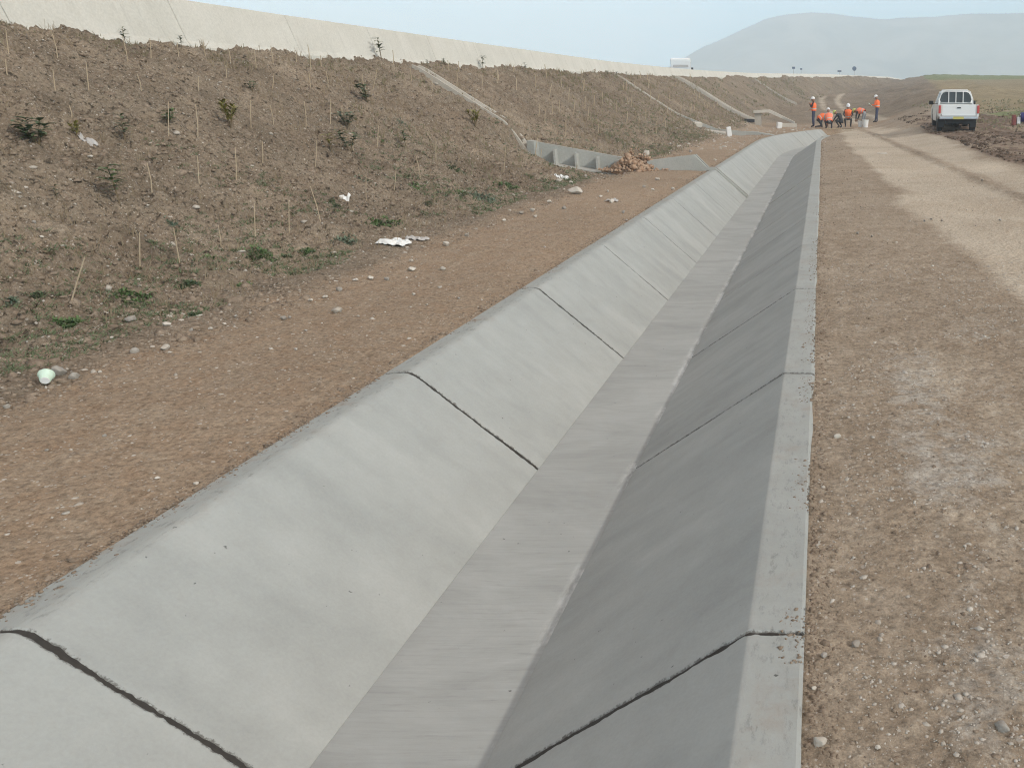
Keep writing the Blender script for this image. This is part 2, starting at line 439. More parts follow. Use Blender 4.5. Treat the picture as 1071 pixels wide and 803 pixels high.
def tube(bm, pts, rad, n=6, caps=True):
    pts = [Vector(p) for p in pts]; rings = []
    for i, p in enumerate(pts):
        a = pts[max(i - 1, 0)]; b = pts[min(i + 1, len(pts) - 1)]
        d = (b - a).normalized(); up = Vector((0, 0, 1)) if abs(d.z) < .95 else Vector((1, 0, 0))
        s = d.cross(up).normalized(); t = s.cross(d)
        r = rad[i] if isinstance(rad, (list, tuple)) else rad
        rings.append([bm.verts.new(p + (s * math.cos(2 * math.pi * k / n) + t * math.sin(2 * math.pi * k / n)) * r) for k in range(n)])
    for a, b in zip(rings, rings[1:]):
        for k in range(n): bm.faces.new((a[k], a[(k + 1) % n], b[(k + 1) % n], b[k]))
    if caps:
        bm.faces.new(rings[0][::-1]); bm.faces.new(rings[-1])
    return bm

def lathe(bm, prof, n=20, mat=Matrix()):
    rings = []
    for r, z in prof:
        rings.append([bm.verts.new(mat @ Vector((max(r, 1e-4) * math.cos(2 * math.pi * k / n), max(r, 1e-4) * math.sin(2 * math.pi * k / n), z))) for k in range(n)])
    for a, b in zip(rings, rings[1:]):
        for k in range(n): bm.faces.new((a[k], a[(k + 1) % n], b[(k + 1) % n], b[k]))
    bm.faces.new(rings[0][::-1]); bm.faces.new(rings[-1])
    return bm

def prism(bm, poly, ext, axis='X'):
    """polygon (a, b) extruded from ext[0] to ext[1] along an axis"""
    def P(a, b, e): return (e, a, b) if axis == 'X' else ((a, e, b) if axis == 'Y' else (a, b, e))
    v0 = [bm.verts.new(P(a, b, ext[0])) for a, b in poly]; v1 = [bm.verts.new(P(a, b, ext[1])) for a, b in poly]
    n = len(poly)
    bm.faces.new(v0); bm.faces.new(v1[::-1])
    for k in range(n): bm.faces.new((v0[k], v0[(k + 1) % n], v1[(k + 1) % n], v1[k]))
    return bm

def grid_mesh(name, V, nr, nc, keep=None):
    """V: (nr*nc,3); keep: bool per quad"""
    i = np.arange((nr - 1) * (nc - 1)); r = i // (nc - 1); c = i % (nc - 1)
    q = np.stack([r * nc + c, r * nc + c + 1, (r + 1) * nc + c + 1, (r + 1) * nc + c], 1)
    if keep is not None: q = q[keep]
    used = np.unique(q); remap = np.zeros(len(V), np.int64); remap[used] = np.arange(len(used))
    q = remap[q]; Vv = V[used]
    me = raw_mesh(name, Vv, q)
    return me, used

def raw_mesh(name, V, q):
    me = bpy.data.meshes.new(name); k = q.shape[1]
    me.vertices.add(len(V)); me.vertices.foreach_set('co', np.ascontiguousarray(V, np.float32).ravel())
    me.loops.add(q.size); me.loops.foreach_set('vertex_index', np.ascontiguousarray(q, np.int32).ravel())
    me.polygons.add(len(q)); me.polygons.foreach_set('loop_start', np.arange(0, q.size, k, dtype=np.int32))
    me.update(calc_edges=True); me.validate()
    return me

def attr(me, name, rgb):
    a = me.attributes.new(name, 'FLOAT_COLOR', 'POINT')
    c = np.ones((len(rgb), 4), np.float32); c[:, :3] = rgb
    a.data.foreach_set('color', c.ravel())

# ------------------------------------------------------------------ terrain: one sheet, split by ground type
def steps(a, b, f):
    out = [a]
    while out[-1] < b: out.append(out[-1] + f(out[-1]))
    return out
ys = [0.9] + steps(1.05, 62, lambda y: max(.016, .0048 * y))
ys += steps(ys[-1] + .3, 320, lambda y: .011 * y)
ys = np.array(sorted(ys + [42.28, 42.32, END - .01, END + .01]))
us = (steps(-14.0, -10.6, lambda x: .2) + steps(-10.5, -4.3, lambda x: .024) + steps(-4.27, LO - .02, lambda x: .024)
      + [LO - .006, LO, LO + .028, LO + .045, LI, -2.3, FL, -1.6, FR, -.8, RI, RO - .045, RO - .028, RO, RO + .006]
      + steps(RO + .02, 3.6, lambda x: .022) + steps(3.63, 9, lambda x: .05) + steps(9.1, 20, lambda x: .15) + steps(20.3, 130, lambda x: .03 * x))
us = np.array(sorted(us))
keepc = np.concatenate([[True], np.diff(us) > .002]); us = us[keepc]
U, Y = np.meshgrid(us, ys)
shift = xc(Y) * np.exp(-np.clip(np.abs(U + 1.4) - 1.4, 0, None) / 6.0)     # columns follow the channel
shift = np.where(Y > 60, xc(60) * np.exp(-np.clip(np.abs(U + 1.4) - 1.4, 0, None) / 6.0), shift)
X = U + shift
Z = height(X, Y)
# the lip columns must follow the channel exactly where it stands
V = np.stack([X, Y, Z], -1).reshape(-1, 3)
zz, wb, d = bank(X, Y)
uu = X - xc(Y)
n1 = fb(X * .5, Y * .35, 40, 3) - .5
pl = np.interp(Y, [0, 6.6, 12, 20, 34, 45, 70], [1.75, 1.62, 1.45, 1.28, 1.0, .9, 1.2])
prr = np.interp(Y, [0, 10, 18, 26, 38, 50, 70], [4.4, 4.3, 4.2, 4.3, 4.6, 3.5, 3.0])
pale = ss(-.25, .35, X - pl + .7 * n1) * (1 - ss(-.9, .5, X - prr - .5 + .9 * n1)) * ss(4.0, 7.5, Y + 3 * n1)
pale = pale * (1 - .75 * np.exp(-((X - 3.35 + (Y - 20) * .035) / .28) ** 2)) * (1 - .8 * ss(40, 60, Y))
pale = np.maximum(pale, .42 * ss(.25, .6, X) * (1 - ss(1.6, 2.2, X)) * (1 - ss(4.5, 7, Y)) * ss(.4, .62, fb(X * 2.2, Y * 1.8, 41, 3)))
mudz = ss(4.5, 5.4, X + 1.2 * n1) * (1 - ss(8, 15, X)) * (1 - ss(44, 60, Y)) * (.45 + .8 * (fb(X * 2.2 + Y * .2, Y * .25, 17, 3) < .5))
for a_, sgn in ((-.55, 0), (.55, 1)):        # wheel tracks winding up the far hill
    tx = 860 and np.interp(Y, [58, 70, 90, 110, 135], [3.6, 3.2, 1.2, .8, 2.4]) + a_ * 1.7
    pale = np.maximum(pale, .8 * np.exp(-((X - tx) / .45) ** 2) * ss(58, 64, Y) * (1 - ss(135, 150, Y)))
rimg = ss(0, 1, np.clip(1 - np.abs(d - .2) / .8, 0, 1)) * .5 * (fb(X * .8, Y * .8, 43, 2) > .5)
fieldw = ss(7.5, 10.5, X - (Y - 60) * .10) * ss(48, 58, Y)
greenw = np.maximum(fieldw * ss(150, 190, Y + 20 * n1 - .5 * (X - 20)), .75 * ss(8, 10, X) * ss(43, 46, Y) * (1 - ss(50, 58, Y)) * (fb(X * .7, Y * .7, 44, 2) > .5))
greenw = np.maximum(greenw, .3 * wb * ss(70, 110, Y) * (fb(X * .3, Y * .3, 45, 3) > .47))
path = (1 - wb) * (uu < -1) * (1 - ss(60, 75, Y))
ash = np.clip(ss(.15, .5, X) * (1 - ss(1.7, 2.4, X)) * (1 - ss(4.5, 8, Y)) * ss(.30, .78, fb(X * 1.7 + 5, Y * 1.1, 41, 3)) + .35 * ss(.9, 1.2, X) * (1 - ss(1.8, 2.2, X)) * (1 - ss(3.5, 6, Y)), 0, 1)
wbc = np.maximum(1 - ss(5.0, 5.9, d + .7 * (fb(X * 1.1, Y * .9, 47, 3) - .5)), ss(56, 70, Y) * .85)
zones = np.stack([wbc, pale * (1 - wb) * .95, mudz * (1 - wb)], -1).reshape(-1, 3)
zones2 = np.stack([fieldw * (1 - wb), np.clip(greenw, 0, 1), path], -1).reshape(-1, 3)
nr, nc = X.shape
def qc(A): return (A[:-1, :-1] + A[1:, 1:]) * .5
qx, qy, qd, qw, qu = qc(X), qc(Y), qc(d), qc(wb), qc(uu)
vis = (qx > -1.22 * qy - 2.2) & (qx < .42 * qy + 4.5)
isb = qw > .5
isfield = (qc(fieldw) > .5) & ~isb
ispath = (~isb) & (qu < -1.5) & (qy < 70)
isroad = (~isb) & (~isfield) & (~ispath)
for nm, msk in (('embankment', isb), ('dirt_path', ispath), ('dirt_track', isroad), ('field', isfield)):
    me, used = grid_mesh(nm, V, nr, nc, (msk & vis).ravel())
    attr(me, 'zones', zones[used]); attr(me, 'fields', zones2[used]); attr(me, 'ash', np.repeat(ash.reshape(-1, 1)[used], 3, 1))
    tag(link(nm, me, M['earth'], smooth=True), kind='structure')

# plain that reaches the horizon, and the mountain beyond it
bm = bmesh.new(); bmesh.ops.create_grid(bm, x_segments=40, y_segments=40, size=1)
for v in bm.verts: v.co = Vector((300 + v.co.x * 3000, 1280 + v.co.y * 1690, -1.6))
tag(from_bm('plain', bm, M['plain']), kind='structure')

rp = [(560, 104), (650, 92), (690, 78), (715, 62), (735, 50), (760, 39), (780, 29), (800, 20.5), (820, 15.5), (845, 13), (870, 13.5), (900, 18), (925, 20), (950, 18.5), (985, 16.5), (1020, 15), (1071, 13.5), (1200, 8), (1400, 30), (1700, 80)]
YM = 2600.0
mx, mz = [], []
for px, py in rp:
    r = ray(px, py); t = YM / r[1]; mx.append(r[0] * t); mz.append(max(0, H + r[2] * t))
gx = np.linspace(mx[0], mx[-1], 260); gy = np.linspace(1950, 2950, 90)
GX, GY = np.meshgrid(gx, gy)
rid = np.interp(GX, mx, mz)
prof = np.where(GY < YM, ss(1950, YM, GY) ** .8, 1 - ss(YM, 2950, GY))
nz = (np.abs(fb(GX / 260, GY / 420, 50, 4) - .5)) * 170 * np.minimum(1, rid / 120) * (1 - np.exp(-((GY - YM) / 260) ** 2)) + (fb(GX / 70, GY / 90, 51, 3) - .5) * 7
GZ = rid * prof - nz * prof - 1.9
me, _ = grid_mesh('mountain', np.stack([GX, GY, GZ], -1).reshape(-1, 3), 90, 260)
tag(link('mountain', me, M['mountain'], smooth=True), kind='structure')

# road behind the barrier
yr = np.concatenate([np.arange(-4, 60, 4.0), np.arange(60, 262, 4.0)])
off = np.array([-.45, -4.0, -8.5])
RX = xb(yr)[:, None] + off[None, :] * np.sqrt(1 + xb_s(yr)[:, None] ** 2); RY = np.repeat(yr[:, None], 3, 1)
RZ = np.repeat(zb(yr)[:, None] - .5, 3, 1)
me, _ = grid_mesh('road', np.stack([RX, RY, RZ], -1).reshape(-1, 3), len(yr), 3)
tag(link('road', me, M['asphalt']), kind='structure')

# ------------------------------------------------------------------ barrier
bar = empty('concrete_barrier', (float(xb(10)), 10, float(zb(10))))
tag(bar, 'long pale concrete barrier of jointed panels along the top of the embankment', 'barrier')
L0 = Vector(bar.location)
jy = list(np.concatenate([np.arange(2.2, 60, 3.05), np.arange(61, 256, 4.6)]))
for a, b in zip(jy, jy[1:]):
    V_, k = [], 8
    g = .006 if a < 60 else .0
    yy = np.linspace(a + g, b - g, k)
    for y in yy:
        x, s = float(xb(y)), float(xb_s(y)); zl, zt = float(zb(y)) - .35, float(ztop(y))
        nx, ny = 1 / math.hypot(1, s), -s / math.hypot(1, s)
        for o, z in ((.17, zl), (.17, zl + .33), (.11, zl + .42), (-.06, zt - .015), (-.075, zt), (-.22, zt), (-.23, zt - .015), (-.42, zl)):
            V_.append((x + nx * o - L0.x, y + ny * o - L0.y, z - L0.z))
    q = []
    for i in range(k - 1):
        for j in range(8): q.append((i * 8 + j, i * 8 + (j + 1) % 8, (i + 1) * 8 + (j + 1) % 8, (i + 1) * 8 + j))
    me = bpy.data.meshes.new('barrier_panel'); me.from_pydata(V_, [], q + [tuple(range(7, -1, -1)), tuple(range((k - 1) * 8, k * 8))]); me.update()
    link('barrier_panel', me, M['barrier'], bar)

# ------------------------------------------------------------------ drainage channel
chan = empty('drainage_channel', (-1.5, 3, -.67))
tag(chan, 'long grey concrete lined drainage channel with sloping sides and a flat floor', 'channel')
C0 = Vector(chan.location)
def strip(name, prof, y0, y1, thick, fin, jag=(0, 0), gap=(.0, .0), ny=14, seed=0, lab=None):
    """a cast slab: section prof [(u,z)...] swept from y0 to y1 along the channel"""
    pu = np.array([p[0] for p in prof]); pz = np.array([p[1] for p in prof])
    # refine section
    s = np.concatenate([[0], np.cumsum(np.hypot(np.diff(pu), np.diff(pz)))])
    ns = max(int(s[-1] / .009), 8) if y0 < 6 else (max(int(s[-1] / .02), 8) if y0 < 16 else 24)
    t = np.unique(np.concatenate([np.linspace(0, s[-1], ns), s]))
    u = np.interp(t, s, pu); z = np.interp(t, s, pz)
    n = len(u)
    def rag(k): return 1.0 * (fb(u * 5, z * 5 + seed, 60 + k, 2) - .45) + .9 * (fb(u * 19, z * 19, 61 + k, 2) - .45) + .8 * (fb(u * 55, z * 55, 63 + k, 2) - .45)
    e0 = y0 + gap[0] + jag[0] * rag(seed) - jag[0] * .9 * (fb(u * 3, z * 3, 200 + int(y0 * 7), 2) - .5)
    e1 = y1 - gap[1] - jag[1] * rag(seed + 31) - jag[1] * .9 * (fb(u * 3, z * 3, 200 + int(y1 * 7), 2) - .5)
    w = np.concatenate([[0, .004], np.linspace(.012, .988, ny), [.996, 1]])
    YY = e0[None, :] * (1 - w[:, None]) + e1[None, :] * w[:, None]
    XX = u[None, :] + xc(YY)
    ZZ = z[None, :] + .004 * (fb(XX * 1.1 + seed, YY * .8, 80, 2) - .5)
    rnd = np.zeros_like(ZZ)
    edg = np.where((u == u[0]) & (abs(u[0] - LO) < .01), 1.0, 0) - np.where((u == u[-1]) & (abs(u[-1] - RO) < .01), 1.0, 0)
    XX = XX + edg[None, :] * (.032 if y0 < 9 else .022) * (fb(YY * 2.3, YY * 0 + 3, 85, 4) - .35)
    if jag[0]: rnd[0, :] = -.010
    if jag[1]: rnd[-1, :] = -.010
    ZZ = ZZ + rnd
    top = np.stack([XX, YY, ZZ], -1); bot = top.copy(); bot[..., 2] -= thick
    m = len(w); Vv = np.concatenate([top.reshape(-1, 3), bot.reshape(-1, 3)]) - np.array(C0)
    q = []
    o = m * n
    for i in range(m - 1):
        for j in range(n - 1):
            a = i * n + j; q.append((a, a + 1, a + n + 1, a + n)); q.append((o + a, o + a + n, o + a + n + 1, o + a + 1))
    for j in range(n - 1):
        q.append((j, o + j, o + j + 1, j + 1)); a = (m - 1) * n + j; q.append((a, a + 1, o + a + 1, o + a))
    for i in range(m - 1):
        a = i * n; q.append((a, a + n, o + a + n, o + a)); a = i * n + n - 1; q.append((a, o + a, o + a + n, a + n))
    me = raw_mesh(name, Vv, np.array(q))
    f = fin(u)                                        # (n,3)
    ff = np.repeat(f[None], m, 0).reshape(-1, 3)
    attr(me, 'finish', np.concatenate([ff, ff]))
    st = np.zeros((m, n)); k0, k1 = (1.0 if y0 < 8 else .55), (1.0 if y1 < 8 else .55)
    st[0], st[1] = k0, .62 * k0; st[-1], st[-2] = k1, .62 * k1
    if name == 'channel_floor': st[:] = 0
    st = np.concatenate([st.ravel(), st.ravel()]); attr(me, 'joint', np.stack([st] * 3, 1))
    ob = link(name, me, M['lining'], chan, True)
    md = ob.modifiers.new('edges', 'EDGE_SPLIT'); md.split_angle = R(14)
    if lab: ob['label'] = lab
    return ob

def round_corner(a, c, b, r=.05, n=5):
    a, c, b = Vector(a), Vector(c), Vector(b)
    p, q = c + (a - c).normalized() * r, c + (b - c).normalized() * r
    return [tuple(p * (1 - t) ** 2 + c * 2 * t * (1 - t) + q * t ** 2) for t in [k / n for k in range(n + 1)]]

lprof = [(LO, -.014), (LO + .02, -.003)] + round_corner((LO + .02, -.003), (LI, .012), (FL, -DEP), .05, 5) + [(FL, -DEP + .004)]
rprof = [(FR, -DEP + .004)] + round_corner((FR, -DEP), (RI, 0), (RO, 0), .009, 3) + [(RO - .02, .0), (RO, -.012)]
fprof = [(FL - .08, -DEP - .012), (FL, -DEP), (FL + .3, -DEP - .006), (FR, -DEP), (FR + .08, -DEP - .012)]
finL = lambda u: np.stack([ss(LI + .03, LI - .10, u) if False else 1 - ss(LI - .08, LI + .07, u), u * 0, u * 0], -1)
finR = lambda u: np.stack([.55 * ss(RI - .01, RI + .02, u), u * 0, u * 0], -1)
finF = lambda u: np.stack([u * 0, u * 0 + 1, ss(FR - .085, FR - .01, u)], -1)
joints = [-1.2, 2.35, 5.1, 7.62, 10.05, 12.5, 15.0, 17.75, 19.9, 21.7, 24.6, 27.6, 30.6, 33.6, 36.6, 39.2]
for i, (a, b) in enumerate(zip(joints, joints[1:] + [42.3])):
    gp = lambda y: .0035 if y < 4 else (.006 if y < 6 else (.009 if y < 14 else .011)); g0, g1 = gp(a), gp(b)
    if b < 1: continue
    jg = .013 if a < 6 else .011
    strip('left_slope_panel', lprof, a, b, .10, finL, (jg, jg), (g0, g1), seed=i * 3, ny=16 if b < 14 else 8)
    strip('right_slope_panel', rprof, a, b, .10, finR, (jg, jg), (g0, g1), seed=i * 3 + 1, ny=16 if b < 14 else 8)
for i, (a, b) in enumerate(((42.3, 45.2), (45.2, 48.1), (48.1, 50.9))):
    strip('left_slope_panel', lprof, a, b, .10, finL, (.01, .01), (.008, .008), seed=50 + i, ny=12)
strip('channel_floor', fprof, -1.2, 50.5, .10, finF, ny=240, seed=9)
def filler(y, prof):
    bm = bmesh.new(); rows = []
    for u, z in prof:
        x = u + float(xc(y)); rows.append([bm.verts.new(Vector((x, y + a, z + b)) - C0) for a, b in ((-.05, -.007), (.05, -.007), (.05, -.08), (-.05, -.08))])
    for a, b in zip(rows, rows[1:]):
        for k in range(4): bm.faces.new((a[k], a[(k + 1) % 4], b[(k + 1) % 4], b[k]))
    bm.faces.new(rows[0]); bm.faces.new(rows[-1][::-1])
    from_bm('joint_filler', bm, M['jointfill'], chan)
for b in joints[1:] + [42.3, 45.2, 48.1]:
    filler(b, [(max(u, LO + .03), z) for u, z in lprof[1:]])
    if b < 42: filler(b, [(min(u, RO - .03), z) for u, z in rprof[:-1]])
# pale mortar band left on one joint of the right side
bm = bmesh.new()
pts = [(u, z) for u, z in rprof if u < RI + .02]
for (u0, z0), (u1, z1) in zip(pts, pts[1:]):
    v = [bm.verts.new(Vector((u, y, z + dz)) - C0) for u, y, z, dz in ((u0, 19.83, z0, .012), (u1, 19.83, z1, .012), (u1, 19.97, z1, .012), (u0, 19.97, z0, .012))]
    w = [bm.verts.new(x.co - Vector((0, 0, .03))) for x in v]
    bm.faces.new(v); bm.faces.new(w[::-1])
    for k in range(4): bm.faces.new((v[k], w[k], w[(k + 1) % 4], v[(k + 1) % 4]))
from_bm('mortar_band', bm, M['chute'], chan)['label'] = 'pale mortar band on a joint of the shaded side'

# ------------------------------------------------------------------ chutes down the slope
def gutter(root, y, x0, x1, w, rim, mat, lift=.05, name='gutter'):
    """open U trough following the slope at a given y"""
    o = root.location
    xs_ = np.linspace(x0, x1, 26)
    zs = height(xs_, np.full(26, y), False) + lift
    zs = np.convolve(np.pad(zs, 2, 'edge'), np.ones(5) / 5, 'valid')
    sec = [(-w / 2 - rim, -.25), (-w / 2 - rim, .03), (-w / 2, .03), (-w / 2 + .03, -.07), (w / 2 - .03, -.07), (w / 2, .03), (w / 2 + rim, .03), (w / 2 + rim, -.25)]
    bm = bmesh.new(); rings = []
    for x, z in zip(xs_, zs): rings.append([bm.verts.new((x - o.x, y + a - o.y, z + b - o.z)) for a, b in sec])
    for a, b in zip(rings, rings[1:]):
        for k in range(8): bm.faces.new((a[k], a[(k + 1) % 8], b[(k + 1) % 8], b[k]))
    bm.faces.new(rings[0]); bm.faces.new(rings[-1][::-1])
    return from_bm(name, bm, mat, root)

def wall(bm, o, pts, y0, y1, depth):
    """wall with a broken top line pts [(x,z)...], between y0 and y1"""
    top = [(x, z) for x, z in pts]; bot = [(x, z - depth) for x, z in reversed(pts)]
    prism(bm, [(x - o.x, z - o.z) for x, z in top + bot], (y0 - o.y, y1 - o.y), 'Y')

ch = empty('drainage_chute', (-6, CH1, .3))
tag(ch, 'narrow concrete gutter down the slope ending in a baffled box trough beside the rubble heap', 'drain chute')
gutter(ch, CH1, -9.75, -7.12, .26, .08, M['chute_old'], .12)
o = ch.location
bm = bmesh.new(); wall(bm, o, [(-7.15, .66), (-4.95, .27)], CH1 + .16, CH1 + .26, .75); from_bm('trough_wall', bm, M['chute'], ch)
bm = bmesh.new(); wall(bm, o, [(-7.15, .20), (-4.95, -.10)], CH1 - .42, CH1 + .158, .2); from_bm('trough_floor', bm, M['chute'], ch)
for x, z in ((-6.62, .50), (-6.1, .41), (-5.58, .32), (-5.1, .24)):
    from_bm('baffle', B((x - o.x, CH1 + .05 - o.y, z - .2 - o.z), (.05, .216, .36)), M['chute'], ch)
bm = bmesh.new(); prism(bm, [(-7.22 - o.x, .70 - o.z), (-7.05 - o.x, .67 - o.z), (-7.05 - o.x, .1 - o.z), (-7.22 - o.x, .1 - o.z)], (CH1 - .2 - o.y, CH1 + .158 - o.y), 'Y'); from_bm('head_wall', bm, M['chute'], ch)

lo_ = empty('chute_outlet', (-3.6, CH1 - .1, 0))
tag(lo_, 'raised concrete outlet trough crossing the dirt path and spilling into the channel', 'drain chute')
o = lo_.location
top = [(-4.28, .22), (-3.12, .36), (LO - .02, .06)]
for k, (a, b) in enumerate(((CH1 - .34, CH1 - .25), (CH1 - .02, CH1 + .07))):
    bm = bmesh.new(); wall(bm, o, top, a, b, .45); from_bm('side_wall', bm, M['chute'], lo_)
bm = bmesh.new(); wall(bm, o, [(-4.28, .0), (-3.12, .1), (LO - .02, .0)], CH1 - .248, CH1 - .022, .2); from_bm('trough_floor', bm, M['chute'], lo_)
for a, b in ((CH1 - .34, CH1 - .28), (CH1 - .02, CH1 + .04)):
    bm = bmesh.new(); wall(bm, o, [(LO - .017, .055), (LI, .05), (FL + .02, -DEP + .05)], a, b, .055); from_bm('spill_rail', bm, M['chute'], lo_)

c2 = empty('drainage_chute', (-8, 42, 1))
tag(c2, 'second concrete gutter down the slope, thinner, ending at a half buried trough', 'drain chute')
gutter(c2, 42, -10.0, -6.6, .22, .08, M['chute_old'], .07)
o = c2.location
bm = bmesh.new(); wall(bm, o, [(-6.7, float(height(-6.7, 42., False)) + .12), (-5.0, .30), (-3.7, .2)], 42.0, 42.14, .6); from_bm('trough_wall', bm, M['chute'], c2)
bm = bmesh.new(); wall(bm, o, [(-3.9, .18), (-3.2, .14), (-2.35, .0)], 42.6, 43.2, .22); from_bm('outlet_slab', bm, M['chute'], c2)

c3 = empty('drainage_chute', (-7, 60, 1.5))
tag(c3, 'broad dusty concrete chute down the slope behind the tilted pale slab', 'drain chute')
gutter(c3, 60, -10.0, -4.4, 1.3, .18, M['chute_old'], .12)
c4 = empty('drainage_chute', (-7, 95, 1.5))
tag(c4, 'faint farthest gutter down the slope, a thin pale line left of the standing workers', 'drain chute')
gutter(c4, 95, float(xb(95)) + .6, float(xb(95)) + 5.2, .3, .12, M['chute_old'], .14)

c5 = empty('culvert_slab', (-3, 56, .6))
tag(c5, 'pale concrete slab tilted over a dark dug hole left of the workers', 'concrete slab')
o = c5.location
bm = bmesh.new(); prism(bm, [(-4.35 - o.x, .97 - o.z), (-3.35 - o.x, 1.03 - o.z), (-1.75 - o.x, .28 - o.z), (-1.75 - o.x, .14 - o.z), (-3.4 - o.x, .86 - o.z), (-4.35 - o.x, .82 - o.z)], (55.9 - o.y, 56.6 - o.y), 'Y'); from_bm('top_slab', bm, M['slab'], c5)
bm = bmesh.new(); wall(bm, o, [(-4.3, .8), (-3.9, .8)], 56.05, 56.5, 1.0); from_bm('support_wall', bm, M['chute_old'], c5)
bm = bmesh.new(); wall(bm, o, [(-2.7, .22), (-1.6, .2)], 55.2, 55.7, .3); from_bm('apron_slab', bm, M['slab'], c5)

# ------------------------------------------------------------------ rocks
def rock_mesh(name, seed, sub=3, squash=(1, .85, .65), ang=.35, mat=None):
    rr = random.Random(seed)
    bm = bmesh.new(); bmesh.ops.create_icosphere(bm, subdivisions=sub, radius=1)
    pl_ = [(Vector((rr.gauss(0, 1), rr.gauss(0, 1), rr.gauss(0, 1))).normalized(), rr.uniform(.5, .86)) for _ in range(14)]
    for v in bm.verts:
        p = v.co.copy()
        for n_, d_ in pl_:
            k = p.dot(n_) - d_
            if k > 0: p -= n_ * k * .95
        p *= 1 + ang * .25 * (float(vn(p.x * 3 + seed, p.y * 3 + p.z * 2.3, seed)) - .5)
        v.co = Vector((p.x * squash[0], p.y * squash[1], p.z * squash[2]))
    me = bpy.data.meshes.new(name); bm.to_mesh(me); bm.free()
    me.materials.append(mat)
    me.polygons.foreach_set('use_smooth', [True] * len(me.polygons))
    return me
ROCKS = {k: [rock_mesh('stone', s + j, mat=M[k], squash=(1, random.uniform(.7, .95), random.uniform(.5, .8))) for j, s in enumerate(range(10, 15))] for k in ('stone', 'greystone')}

def stone(px, py, wpx, label, mat='stone', group=None, name='stone', cat='stone', sink=.25, rz=None):
    p, t = on_ground(px, py + wpx * .25)
    r = wpx * t / F / 2 * .88
    o = bpy.data.objects.new(name, random.choice(ROCKS[mat])); COL.objects.link(o)
    o.scale = (r, r, r); o.location = (p.x, p.y, p.z + r * (.6 - sink)); o.rotation_euler = (random.uniform(-.2, .2), random.uniform(-.2, .2), random.uniform(0, 6) if rz is None else rz)
    return tag(o, label, cat, group)

stone(63, 387, 22, 'round grey stone right behind the mint green pot', 'greystone')
stone(78, 393, 15, 'flat grey chip of stone touching the round stone by the pot', 'greystone')
stone(175, 338, 13, 'upright egg shaped stone on the bare foot of the slope', 'stone')
stone(138, 332, 15, 'half buried dull grey stone left of the egg shaped one', 'greystone')
stone(173, 362, 15, 'flat white stone lying on the path edge below the egg shaped one', 'stone')
stone(141, 366, 13, 'grey stone in the rubble line just left of the flat white one', 'greystone')
stone(353, 323, 16, 'smooth beige stone lying alone on the path beyond the rubble line', 'stone')
stone(297, 332, 10, 'small grey stone on the rubble line left of the smooth beige one', 'greystone')
stone(467, 254, 12, 'white stone at the slope foot just right of the crumpled plastic', 'stone')
stone(431, 281, 11, 'square beige stone on the path below the crumpled plastic', 'stone')
stone(464, 280, 9, 'small pale stone on the middle of the dirt path', 'stone')
stone(602, 198, 20, 'large pale boulder with soil stuck to it at the slope foot', 'stone', name='boulder', cat='boulder')
stone(676, 160, 14, 'rounded beige boulder resting behind the rubble heap', 'stone', name='boulder', cat='boulder')
stone(895, 672, 15, 'lumpy grey mortar lump on the gravel right of the lip', 'greystone')
stone(862, 684, 10, 'small grey mortar lump beside the right lip', 'greystone')
stone(851, 719, 9, 'knobbly white stone against the right lip', 'stone')
stone(857, 773, 21, 'long flat white stone near the right lip, nearest the viewer', 'stone', rz=0.05)
stone(918, 780, 9, 'small white chip on gravel right of the long flat white stone', 'stone')
stone(876, 455, 11, 'thin white stone chip on the gravel beside the lip', 'stone')
stone(1048, 755, 26, 'brown half sunk stone in the whitish gravel patch', 'greystone', sink=.5)
for px, py in ((897, 244), (912, 247), (967, 231), (985, 231), (1027, 189), (974, 229), (1046, 230)):
    stone(px, py, 4.5, 'small dark clod of earth lying on the pale wheel track', 'greystone', 'dark clods on the wheel track', 'earth_clod', 'clod', .1)
small = [(8, 425, 9), (20, 390, 6), (105, 388, 7), (303, 332, 6), (325, 313, 8), (340, 310, 8), (355, 302, 9), (372, 292, 8), (388, 290, 9), (405, 291, 9), (430, 272, 7), (447, 249, 7), (488, 245, 8), (560, 226, 7), (527, 230, 7), (545, 222, 8),
         (557, 219, 9), (575, 210, 8), (590, 217, 7), (585, 188, 8), (597, 190, 6), (612, 184, 7), (628, 205, 6), (640, 210, 9), (652, 222, 6), (636, 200, 5), (625, 178, 6), (200, 345, 7), (220, 343, 7), (235, 338, 6), (247, 330, 7),
         (262, 327, 6), (117, 353, 6), (152, 246, 5), (155, 215, 6), (45, 250, 6), (36, 232, 6), (95, 164, 8), (158, 150, 5), (143, 183, 5), (75, 192, 4), (688, 187, 7), (674, 195, 5), (683, 198, 6), (704, 197, 6), (655, 230, 5), (735, 170, 6), (748, 167, 5),
         (722, 158, 5), (700, 160, 4), (310, 365, 6), (320, 345, 5), (447, 318, 5), (460, 300, 6), (480, 312, 5), (433, 307, 6), (375, 330, 5), (110, 455, 6), (165, 500, 7), (205, 505, 8), (50, 470, 7), (232, 520, 6), (60, 580, 5), (270, 480, 5)]
for k, (px, py, w) in enumerate(small):
    d_ = 'small pale stone scattered along the foot of the slope' if px + py * .8 < 640 or px > 500 else 'small loose stone lying on the brown dirt path'
    g_ = 'small stones along the slope foot' if 'foot' in d_ else 'small stones on the dirt path'
    stone(px, py, w, d_, 'stone' if k % 3 else 'greystone', g_)

